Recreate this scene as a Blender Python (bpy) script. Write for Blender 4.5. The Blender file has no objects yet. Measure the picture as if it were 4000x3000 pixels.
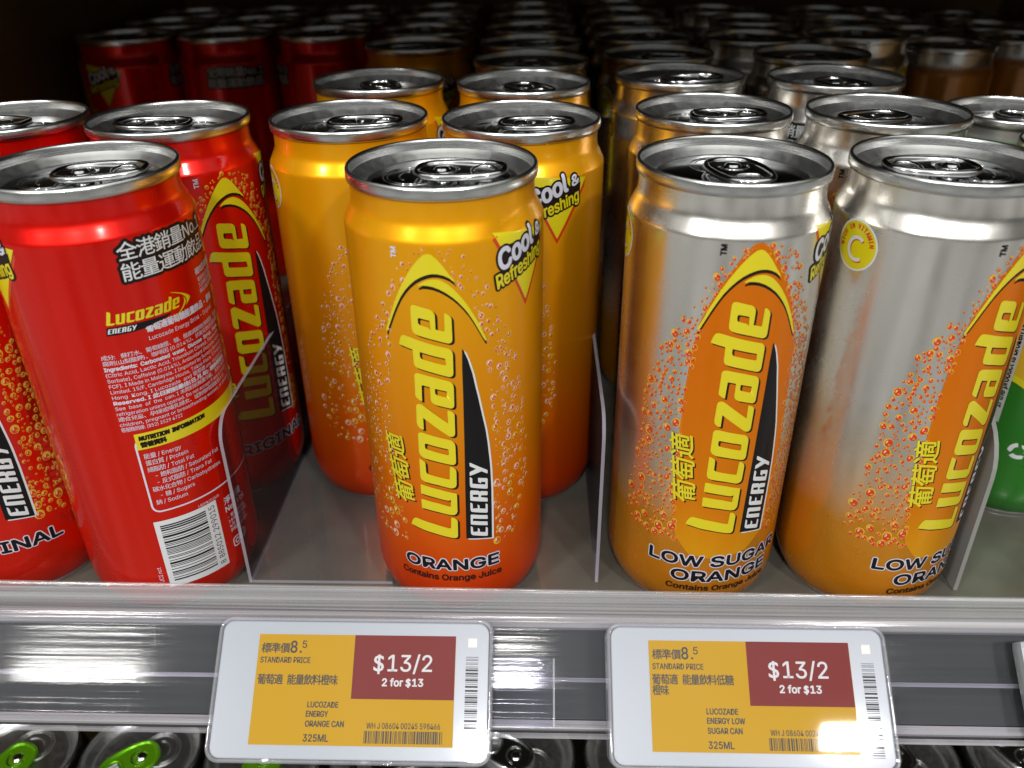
import bpy, bmesh, math, random
from mathutils import Vector, Matrix

S = bpy.context.scene
COL = S.collection
MM = 0.001
rad = math.radians

# ------------------------------------------------------------------ camera
PITCH, ROLL, CAM_H = rad(29.668), rad(-0.629), 206.5
cam_d = bpy.data.cameras.new('camera')
cam_d.sensor_width = 36.0
cam_d.sensor_fit = 'HORIZONTAL'
cam_d.lens = 1816.54 / 2212.0 * 36.0
cam_d.clip_start = 0.01
cam_d.clip_end = 20.0
cam_d.dof.use_dof = True
cam_d.dof.focus_distance = 0.262
cam_d.dof.aperture_fstop = 13.0
cam = bpy.data.objects.new('camera', cam_d)
COL.objects.link(cam)
_c, _s = math.cos(ROLL), math.sin(ROLL)
_R = Vector((1, 0, 0))
_U = Vector((0, math.sin(PITCH), math.cos(PITCH)))
_F = Vector((0, math.cos(PITCH), -math.sin(PITCH)))
_r = _c * _R + _s * _U
_u = _c * _U - _s * _R
_m = Matrix((( _r.x, _u.x, -_F.x, 0), (_r.y, _u.y, -_F.y, 0), (_r.z, _u.z, -_F.z, CAM_H * MM), (0, 0, 0, 1)))
cam.matrix_world = _m
S.camera = cam

# ------------------------------------------------------------------ world: the dim shop the cans stand in
W = bpy.data.worlds.new('World')
S.world = W
W.use_nodes = True
nt = W.node_tree
nt.nodes.clear()
out = nt.nodes.new('ShaderNodeOutputWorld')
bg = nt.nodes.new('ShaderNodeBackground')
tc = nt.nodes.new('ShaderNodeTexCoord')
mp = nt.nodes.new('ShaderNodeMapping')
mp.inputs['Scale'].default_value = (3.2, 3.2, 0.7)
ns = nt.nodes.new('ShaderNodeTexNoise')
ns.inputs['Scale'].default_value = 1.6
ns.inputs['Detail'].default_value = 3.0
cr = nt.nodes.new('ShaderNodeValToRGB')
cr.color_ramp.elements[0].position = 0.36
cr.color_ramp.elements[0].color = (0.5, 0.49, 0.46, 1)
cr.color_ramp.elements[1].position = 0.66
cr.color_ramp.elements[1].color = (1.38, 1.37, 1.33, 1)
nt.links.new(tc.outputs['Generated'], mp.inputs['Vector'])
nt.links.new(mp.outputs['Vector'], ns.inputs['Vector'])
nt.links.new(ns.outputs['Fac'], cr.inputs['Fac'])
sx = nt.nodes.new('ShaderNodeSeparateXYZ')
nt.links.new(tc.outputs['Generated'], sx.inputs[0])
hr = nt.nodes.new('ShaderNodeMapRange')
hr.inputs[1].default_value = -1.0
hr.inputs[2].default_value = 1.0
nt.links.new(sx.outputs['Z'], hr.inputs[0])
vr = nt.nodes.new('ShaderNodeValToRGB')
for p in (0.3, 0.47, 0.55, 0.68, 0.77, 0.86):
    vr.color_ramp.elements.new(p)
for e, (p, v) in zip(vr.color_ramp.elements, [(0.0, 0.16), (0.3, 0.36), (0.47, 0.32), (0.55, 0.09), (0.68, 0.13), (0.77, 0.52), (0.86, 0.95), (1.0, 1.05)]):
    e.position = p
    e.color = (v, v * 1.01, v * 0.99, 1)
nt.links.new(hr.outputs[0], vr.inputs['Fac'])
mul = nt.nodes.new('ShaderNodeMix')
mul.data_type = 'RGBA'
mul.blend_type = 'MULTIPLY'
mul.inputs[0].default_value = 1.0
nt.links.new(cr.outputs['Color'], mul.inputs[6])
nt.links.new(vr.outputs['Color'], mul.inputs[7])
nt.links.new(mul.outputs[2], bg.inputs['Color'])
bg.inputs['Strength'].default_value = 1.0
nt.links.new(bg.outputs['Background'], out.inputs['Surface'])

# ------------------------------------------------------------------ ceiling lamps of the aisle (in front of and above the shelf)
def ceiling_lamp(x, y, z, sx, sy, power, col=(1.0, 0.985, 0.95)):
    ld = bpy.data.lights.new('ceiling_lamp', 'AREA')
    ld.shape = 'RECTANGLE'
    ld.size, ld.size_y = sx, sy
    ld.energy = power
    ld.color = col
    o = bpy.data.objects.new('ceiling_lamp', ld)
    COL.objects.link(o)
    o.location = (x, y, z)
    d = Vector((0.0, 0.23, 0.05)) - Vector((x, y, z))
    o.rotation_euler = (0, 0, 0)
    return o
ceiling_lamp(-1.05, -0.96, 1.22, 0.28, 0.12, 20.0)
ceiling_lamp(-0.10, -0.985, 1.22, 0.14, 0.08, 17.0)
ceiling_lamp(0.63, -0.965, 1.22, 0.11, 0.06, 15.0)

S.view_settings.view_transform = 'Standard'
S.view_settings.look = 'None'
S.view_settings.exposure = 0.0
S.view_settings.gamma = 1.0
S.view_settings.use_curve_mapping = False
S.render.engine = 'CYCLES'
S.cycles.use_denoising = True
S.cycles.max_bounces = 10
S.cycles.transparent_max_bounces = 24
S.cycles.glossy_bounces = 6
S.cycles.caustics_reflective = False
S.cycles.caustics_refractive = False
S.cycles.sample_clamp_indirect = 6.0

# ------------------------------------------------------------------ materials
def new_mat(name):
    m = bpy.data.materials.new(name)
    m.use_nodes = True
    return m, m.node_tree, m.node_tree.nodes['Principled BSDF']

def pmat(name, col, rough=0.4, metal=0.0, coat=0.0, coat_rough=0.08, bump=0.0, bscale=900.0, var=0.0, spec=0.5):
    m, t, b = new_mat(name)
    b.inputs['Roughness'].default_value = rough
    b.inputs['Metallic'].default_value = metal
    b.inputs['Coat Weight'].default_value = coat
    b.inputs['Coat Roughness'].default_value = coat_rough
    b.inputs['Specular IOR Level'].default_value = spec
    n = t.nodes.new('ShaderNodeTexNoise')
    c = t.nodes.new('ShaderNodeTexCoord')
    n.inputs['Scale'].default_value = bscale
    n.inputs['Detail'].default_value = 4
    t.links.new(c.outputs['Object'], n.inputs['Vector'])
    mx = t.nodes.new('ShaderNodeMix')
    mx.data_type = 'RGBA'
    mx.inputs[6].default_value = tuple(v * (1 - var) for v in col) + (1,)
    mx.inputs[7].default_value = tuple(min(1, v * (1 + var)) for v in col) + (1,)
    t.links.new(n.outputs['Fac'], mx.inputs[0])
    t.links.new(mx.outputs[2], b.inputs['Base Color'])
    if bump:
        bp = t.nodes.new('ShaderNodeBump')
        bp.inputs['Strength'].default_value = bump
        bp.inputs['Distance'].default_value = 0.0002
        t.links.new(n.outputs['Fac'], bp.inputs['Height'])
        t.links.new(bp.outputs['Normal'], b.inputs['Normal'])
    return m

def gradient_can(name, stops, rough, coat, metal_stops, ior=1.5, drift=0.10):
    """lacquered aluminium whose printed colour changes with the height on the can"""
    m, t, b = new_mat(name)
    c = t.nodes.new('ShaderNodeTexCoord')
    sp = t.nodes.new('ShaderNodeSeparateXYZ')
    t.links.new(c.outputs['Object'], sp.inputs[0])
    mr = t.nodes.new('ShaderNodeMapRange')
    mr.inputs[1].default_value = 0.0
    mr.inputs[2].default_value = 0.145
    t.links.new(sp.outputs['Z'], mr.inputs[0])
    # the printing drifts a little round the can
    nz = t.nodes.new('ShaderNodeTexNoise')
    mpp = t.nodes.new('ShaderNodeMapping')
    mpp.inputs['Scale'].default_value = (70, 70, 6)
    t.links.new(c.outputs['Object'], mpp.inputs[0])
    t.links.new(mpp.outputs[0], nz.inputs['Vector'])
    nz.inputs['Scale'].default_value = 1.0
    ma = t.nodes.new('ShaderNodeMath')
    ma.operation = 'MULTIPLY_ADD'
    ma.inputs[1].default_value = drift
    t.links.new(nz.outputs['Fac'], ma.inputs[0])
    ad = t.nodes.new('ShaderNodeMath')
    ad.operation = 'SUBTRACT'
    ad.inputs[1].default_value = drift / 2
    t.links.new(mr.outputs[0], ma.inputs[2])
    t.links.new(ma.outputs[0], ad.inputs[0])
    for key, st in (('Base Color', stops), ('Metallic', metal_stops)):
        r = t.nodes.new('ShaderNodeValToRGB')
        el = r.color_ramp.elements
        while len(el) < len(st):
            el.new(0.5)
        for e, (p, v) in zip(el, st):
            e.position = p
            e.color = (tuple(v) if hasattr(v, '__len__') else (v, v, v)) + (1,)
        t.links.new(ad.outputs[0], r.inputs[0])
        t.links.new(r.outputs['Color'], b.inputs[key])
    b.inputs['Roughness'].default_value = rough
    b.inputs['IOR'].default_value = ior
    b.inputs['Coat Weight'].default_value = coat
    b.inputs['Coat Roughness'].default_value = 0.14
    # fine unevenness of thin sheet metal
    n2 = t.nodes.new('ShaderNodeTexNoise')
    mp2 = t.nodes.new('ShaderNodeMapping')
    mp2.inputs['Scale'].default_value = (60, 60, 14)
    t.links.new(c.outputs['Object'], mp2.inputs[0])
    t.links.new(mp2.outputs[0], n2.inputs['Vector'])
    n2.inputs['Scale'].default_value = 1.0
    n2.inputs['Detail'].default_value = 3.0
    # handling smears: the gloss varies a little over the can
    n4 = t.nodes.new('ShaderNodeTexNoise')
    n4.inputs['Scale'].default_value = 85.0
    n4.inputs['Detail'].default_value = 5.0
    t.links.new(c.outputs['Object'], n4.inputs['Vector'])
    mr4 = t.nodes.new('ShaderNodeMapRange')
    mr4.inputs[1].default_value = 0.3
    mr4.inputs[2].default_value = 0.7
    mr4.inputs[3].default_value = rough * 0.82
    mr4.inputs[4].default_value = rough * 1.25
    t.links.new(n4.outputs['Fac'], mr4.inputs[0])
    t.links.new(mr4.outputs[0], b.inputs['Roughness'])
    bp = t.nodes.new('ShaderNodeBump')
    bp.inputs['Strength'].default_value = 0.06
    bp.inputs['Distance'].default_value = 0.004
    t.links.new(n2.outputs['Fac'], bp.inputs['Height'])
    t.links.new(bp.outputs['Normal'], b.inputs['Normal'])
    return m

def brushed(name, col, rough, scale=(40, 40, 2600), bump=0.15, metal=1.0):
    m, t, b = new_mat(name)
    c = t.nodes.new('ShaderNodeTexCoord')
    mpp = t.nodes.new('ShaderNodeMapping')
    mpp.inputs['Scale'].default_value = scale
    n = t.nodes.new('ShaderNodeTexNoise')
    n.inputs['Scale'].default_value = 1.0
    n.inputs['Detail'].default_value = 4
    t.links.new(c.outputs['Object'], mpp.inputs[0])
    t.links.new(mpp.outputs[0], n.inputs['Vector'])
    bp = t.nodes.new('ShaderNodeBump')
    bp.inputs['Strength'].default_value = bump
    bp.inputs['Distance'].default_value = 0.0003
    t.links.new(n.outputs['Fac'], bp.inputs['Height'])
    t.links.new(bp.outputs['Normal'], b.inputs['Normal'])
    mr = t.nodes.new('ShaderNodeMapRange')
    mr.inputs[3].default_value = rough * 0.7
    mr.inputs[4].default_value = rough * 1.4
    t.links.new(n.outputs['Fac'], mr.inputs[0])
    t.links.new(mr.outputs[0], b.inputs['Roughness'])
    b.inputs['Base Color'].default_value = col + (1,)
    b.inputs['Metallic'].default_value = metal
    return m

def clear_plastic(name, milk=0.06, tint=(0.96, 0.96, 1.0), rough=0.06, streak=None, gloss=1.0, sbump=0.35, fan=0.0, milk_col=(0.75, 0.75, 0.78)):
    """clear sheet: sees through, reflects by Fresnel, a little milky; optional moulding streaks along its length"""
    m = bpy.data.materials.new(name)
    m.use_nodes = True
    t = m.node_tree
    t.nodes.clear()
    o = t.nodes.new('ShaderNodeOutputMaterial')
    tr = t.nodes.new('ShaderNodeBsdfTransparent')
    tr.inputs[0].default_value = tint + (1,)
    df = t.nodes.new('ShaderNodeBsdfDiffuse')
    df.inputs[0].default_value = milk_col + (1,)
    gl = t.nodes.new('ShaderNodeBsdfGlossy')
    gl.inputs[0].default_value = (gloss, gloss, gloss, 1)
    gl.inputs['Roughness'].default_value = rough
    fr = t.nodes.new('ShaderNodeFresnel')
    fr.inputs[0].default_value = 1.45
    a = t.nodes.new('ShaderNodeMixShader')
    a.inputs[0].default_value = milk
    b = t.nodes.new('ShaderNodeMixShader')
    if fan:
        # fine drawn grooves along the strip fan the reflection out across them
        g1 = gl
        g2 = t.nodes.new('ShaderNodeBsdfGlossy')
        g2.inputs[0].default_value = (gloss, gloss, gloss, 1)
        g2.inputs['Roughness'].default_value = 0.06
        c2 = t.nodes.new('ShaderNodeTexCoord')
        m2 = t.nodes.new('ShaderNodeMapping')
        m2.inputs['Scale'].default_value = (2.0, 1500, 1500)
        n3 = t.nodes.new('ShaderNodeTexNoise')
        n3.inputs['Scale'].default_value = 1.0
        n3.inputs['Detail'].default_value = 2
        t.links.new(c2.outputs['Object'], m2.inputs[0])
        t.links.new(m2.outputs[0], n3.inputs['Vector'])
        b3 = t.nodes.new('ShaderNodeBump')
        b3.inputs['Strength'].default_value = fan
        b3.inputs['Distance'].default_value = 0.0004
        t.links.new(n3.outputs['Fac'], b3.inputs['Height'])
        t.links.new(b3.outputs['Normal'], g2.inputs['Normal'])
        gm = t.nodes.new('ShaderNodeMixShader')
        gm.inputs[0].default_value = 0.6
        t.links.new(g1.outputs[0], gm.inputs[1])
        t.links.new(g2.outputs[0], gm.inputs[2])
    else:
        gm = gl
    t.links.new(tr.outputs[0], a.inputs[1])
    t.links.new(df.outputs[0], a.inputs[2])
    t.links.new(a.outputs[0], b.inputs[1])
    t.links.new(gm.outputs[0], b.inputs[2])
    ge = t.nodes.new('ShaderNodeNewGeometry')
    inv = t.nodes.new('ShaderNodeMath')
    inv.operation = 'SUBTRACT'
    inv.inputs[0].default_value = 1.0
    t.links.new(ge.outputs['Backfacing'], inv.inputs[1])
    mu = t.nodes.new('ShaderNodeMath')
    mu.operation = 'MULTIPLY'
    t.links.new(fr.outputs[0], mu.inputs[0])
    t.links.new(inv.outputs[0], mu.inputs[1])
    t.links.new(mu.outputs[0], b.inputs[0])
    t.links.new(b.outputs[0], o.inputs[0])
    if streak:
        c = t.nodes.new('ShaderNodeTexCoord')
        mpp = t.nodes.new('ShaderNodeMapping')
        mpp.inputs['Scale'].default_value = (3.0, streak, streak)
        n = t.nodes.new('ShaderNodeTexNoise')
        n.inputs['Scale'].default_value = 1.0
        n.inputs['Detail'].default_value = 5
        t.links.new(c.outputs['Object'], mpp.inputs[0])
        t.links.new(mpp.outputs[0], n.inputs['Vector'])
        bp = t.nodes.new('ShaderNodeBump')
        bp.inputs['Strength'].default_value = sbump
        bp.inputs['Distance'].default_value = 0.0006
        t.links.new(n.outputs['Fac'], bp.inputs['Height'])
        t.links.new(bp.outputs['Normal'], gl.inputs['Normal'])
        mr = t.nodes.new('ShaderNodeMapRange')
        mr.inputs[1].default_value = 0.35
        mr.inputs[2].default_value = 0.7
        mr.inputs[3].default_value = milk * 0.4
        mr.inputs[4].default_value = min(1, milk * 2.1)
        t.links.new(n.outputs['Fac'], mr.inputs[0])
        t.links.new(mr.outputs[0], a.inputs[0])
    return m

M = {}
M['orange'] = gradient_can('orange_lacquer', [(0.08, (0.70, 0.050, 0.001)), (0.26, (0.78, 0.12, 0.001)), (0.50, (0.80, 0.262, 0.002)), (0.80, (0.86, 0.375, 0.003))], 0.34, 0.35, [(0, 0.42), (1, 0.46)], ior=1.2)
M['silver'] = gradient_can('bare_aluminium_fading_to_amber', [(0.10, (0.72, 0.25, 0.006)), (0.25, (0.76, 0.31, 0.02)), (0.42, (0.85, 0.70, 0.53)), (0.56, (0.93, 0.90, 0.85))], 0.25, 0.25, [(0.12, 0.55), (0.28, 0.65), (0.45, 0.95), (0.6, 1.0)])
M['red'] = gradient_can('red_lacquer', [(0.05, (0.80, 0.016, 0.002)), (0.5, (0.78, 0.011, 0.001)), (0.95, (0.74, 0.006, 0.002))], 0.30, 0.6, [(0, 0.6), (1, 0.6)], ior=1.2)
M['green'] = gradient_can('green_lacquer', [(0.0, (0.02, 0.19, 0.012)), (0.88, (0.02, 0.16, 0.012)), (0.9, (0.7, 0.7, 0.69)), (1.0, (0.75, 0.75, 0.74))], 0.3, 0.5, [(0, 0.2), (0.88, 0.2), (0.9, 0.9), (1, 0.9)], drift=0.0)
M['amber'] = gradient_can('brown_amber_lacquer', [(0.0, (0.45, 0.12, 0.01)), (0.86, (0.55, 0.20, 0.02)), (0.88, (0.7, 0.7, 0.69)), (1.0, (0.75, 0.75, 0.74))], 0.3, 0.5, [(0, 0.3), (0.86, 0.3), (0.88, 0.95), (1, 0.95)], drift=0.0)
M['black_can'] = pmat('black_lacquer', (0.012, 0.012, 0.012), 0.3, 0.2, 0.5)
M['alu'] = brushed('lid_aluminium', (0.72, 0.73, 0.73), 0.25)
M['alu_lid'] = brushed('lid_panel_aluminium', (0.58, 0.59, 0.60), 0.09, (500, 500, 500), 0.02)
M['alu_satin'] = brushed('chuck_wall_aluminium', (0.76, 0.76, 0.76), 0.32, (500, 500, 60), 0.08)
M['alu_tab'] = brushed('tab_aluminium', (0.78, 0.79, 0.80), 0.14, (300, 300, 300), 0.06)
M['green_tab'] = pmat('green_anodised', (0.22, 0.62, 0.012), 0.24, 0.7, 0.3)
M['yellow'] = pmat('yellow_ink', (0.66, 0.56, 0.008), 0.35, 0.0, 0.5, var=0.03)
M['gold'] = pmat('golden_yellow_ink', (0.70, 0.42, 0.02), 0.35, 0.1, 0.4)
M['dark'] = pmat('brown_black_ink', (0.012, 0.007, 0.006), 0.4, 0.0, 0.12, spec=0.2)
M['black'] = pmat('black_ink', (0.007, 0.006, 0.007), 0.4, 0.0, 0.15, spec=0.2)
M['white'] = pmat('white_ink', (0.66, 0.68, 0.70), 0.4, 0.0, 0.4)
M['lilac'] = pmat('pale_lilac_ink', (0.62, 0.62, 0.72), 0.4, 0.0, 0.4)
M['redink'] = pmat('red_ink', (0.56, 0.035, 0.008), 0.35, 0.0, 0.5)
M['pink'] = pmat('pale_pink_ink', (0.80, 0.48, 0.28), 0.35, 0.1, 0.4)
M['orangeink'] = gradient_can('orange_print', [(0.16, (0.90, 0.40, 0.006)), (0.30, (0.82, 0.24, 0.003)), (0.6, (0.80, 0.19, 0.003))], 0.34, 0.25, [(0, 0.5), (1, 0.5)], ior=1.2)
M['brownred'] = pmat('brown_orange_ink', (0.60, 0.10, 0.006), 0.35, 0.2, 0.5)
M['greenink'] = pmat('green_ink', (0.02, 0.18, 0.012), 0.35, 0.1, 0.5)
M['greyink'] = pmat('light_grey_ink', (0.50, 0.50, 0.48), 0.4, 0.1, 0.4)

# ------------------------------------------------------------------ mesh helpers (all shapes in millimetres)
def finish(name, verts, faces, mats, mi=None, smooth=True, normals=None, parent=None):
    me = bpy.data.meshes.new(name)
    me.from_pydata([(x * MM, y * MM, z * MM) for x, y, z in verts], [], faces)
    for m in mats:
        me.materials.append(m)
    if mi:
        me.polygons.foreach_set('material_index', mi)
    if smooth:
        me.polygons.foreach_set('use_smooth', [True] * len(me.polygons))
    me.update()
    if normals:
        me.normals_split_custom_set_from_vertices(normals)
    return me

def link(name, me, parent=None, loc=(0, 0, 0), rot=(0, 0, 0)):
    o = bpy.data.objects.new(name, me)
    COL.objects.link(o)
    o.parent = parent
    o.location = [v * MM for v in loc]
    o.rotation_euler = rot
    return o

def tag(o, label, cat, group=None):
    o['label'] = label
    o['category'] = cat
    if group:
        o['group'] = group
    return o

def thing(name, label, cat, loc, rotz=0.0, group=None):
    o = bpy.data.objects.new(name, None)
    o.empty_display_size = 0.02
    COL.objects.link(o)
    o.location = [v * MM for v in loc]
    o.rotation_euler = (0, 0, rotz)
    return tag(o, label, cat, group)

def revolve(prof, n=96):
    """closed lathe of a (radius, z) profile"""
    v, f = [], []
    rows = []
    for r, z in prof:
        if r < 1e-6:
            rows.append([len(v)])
            v.append((0, 0, z))
        else:
            rows.append(list(range(len(v), len(v) + n)))
            v += [(r * math.sin(2 * math.pi * k / n), -r * math.cos(2 * math.pi * k / n), z) for k in range(n)]
    for a, b in zip(rows, rows[1:]):
        for k in range(n):
            k2 = (k + 1) % n
            if len(a) == 1 and len(b) == 1:
                continue
            if len(a) == 1:
                f.append((a[0], b[k2], b[k]))
            elif len(b) == 1:
                f.append((a[k], a[k2], b[0]))
            else:
                f.append((a[k], a[k2], b[k2], b[k]))
    return v, f

def box(x0, x1, y0, y1, z0, z1):
    v = [(x0, y0, z0), (x1, y0, z0), (x1, y1, z0), (x0, y1, z0), (x0, y0, z1), (x1, y0, z1), (x1, y1, z1), (x0, y1, z1)]
    f = [(0, 3, 2, 1), (4, 5, 6, 7), (0, 1, 5, 4), (1, 2, 6, 5), (2, 3, 7, 6), (3, 0, 4, 7)]
    return v, f

def tube(path, r, n=10, closed=True):
    v, f = [], []
    P = [Vector(p) for p in path]
    m = len(P)
    for i in range(m):
        if closed:
            d = P[(i + 1) % m] - P[i - 1]
        else:
            d = P[min(i + 1, m - 1)] - P[max(i - 1, 0)]
        d.normalize()
        up = Vector((0, 0, 1))
        sd = d.cross(up).normalized()
        u2 = sd.cross(d).normalized()
        for k in range(n):
            a = 2 * math.pi * k / n
            q = P[i] + sd * (r * math.cos(a)) + u2 * (r * math.sin(a))
            v.append(tuple(q))
    for i in range(m if closed else m - 1):
        j = (i + 1) % m
        for k in range(n):
            k2 = (k + 1) % n
            f.append((i * n + k, j * n + k, j * n + k2, i * n + k2))
    return v, f

def join(*parts):
    V, F = [], []
    for v, f in parts:
        b = len(V)
        V += v
        F += [tuple(i + b for i in q) for q in f]
    return V, F

def move(vf, dx=0, dy=0, dz=0):
    v, f = vf
    return [(x + dx, y + dy, z + dz) for x, y, z in v], f

def bevel_mesh(me, w, seg=2):
    bm = bmesh.new()
    bm.from_mesh(me)
    bmesh.ops.bevel(bm, geom=list(bm.edges), offset=w * MM, segments=seg, profile=0.7, affect='EDGES')
    bm.to_mesh(me)
    bm.free()
    return me

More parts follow.
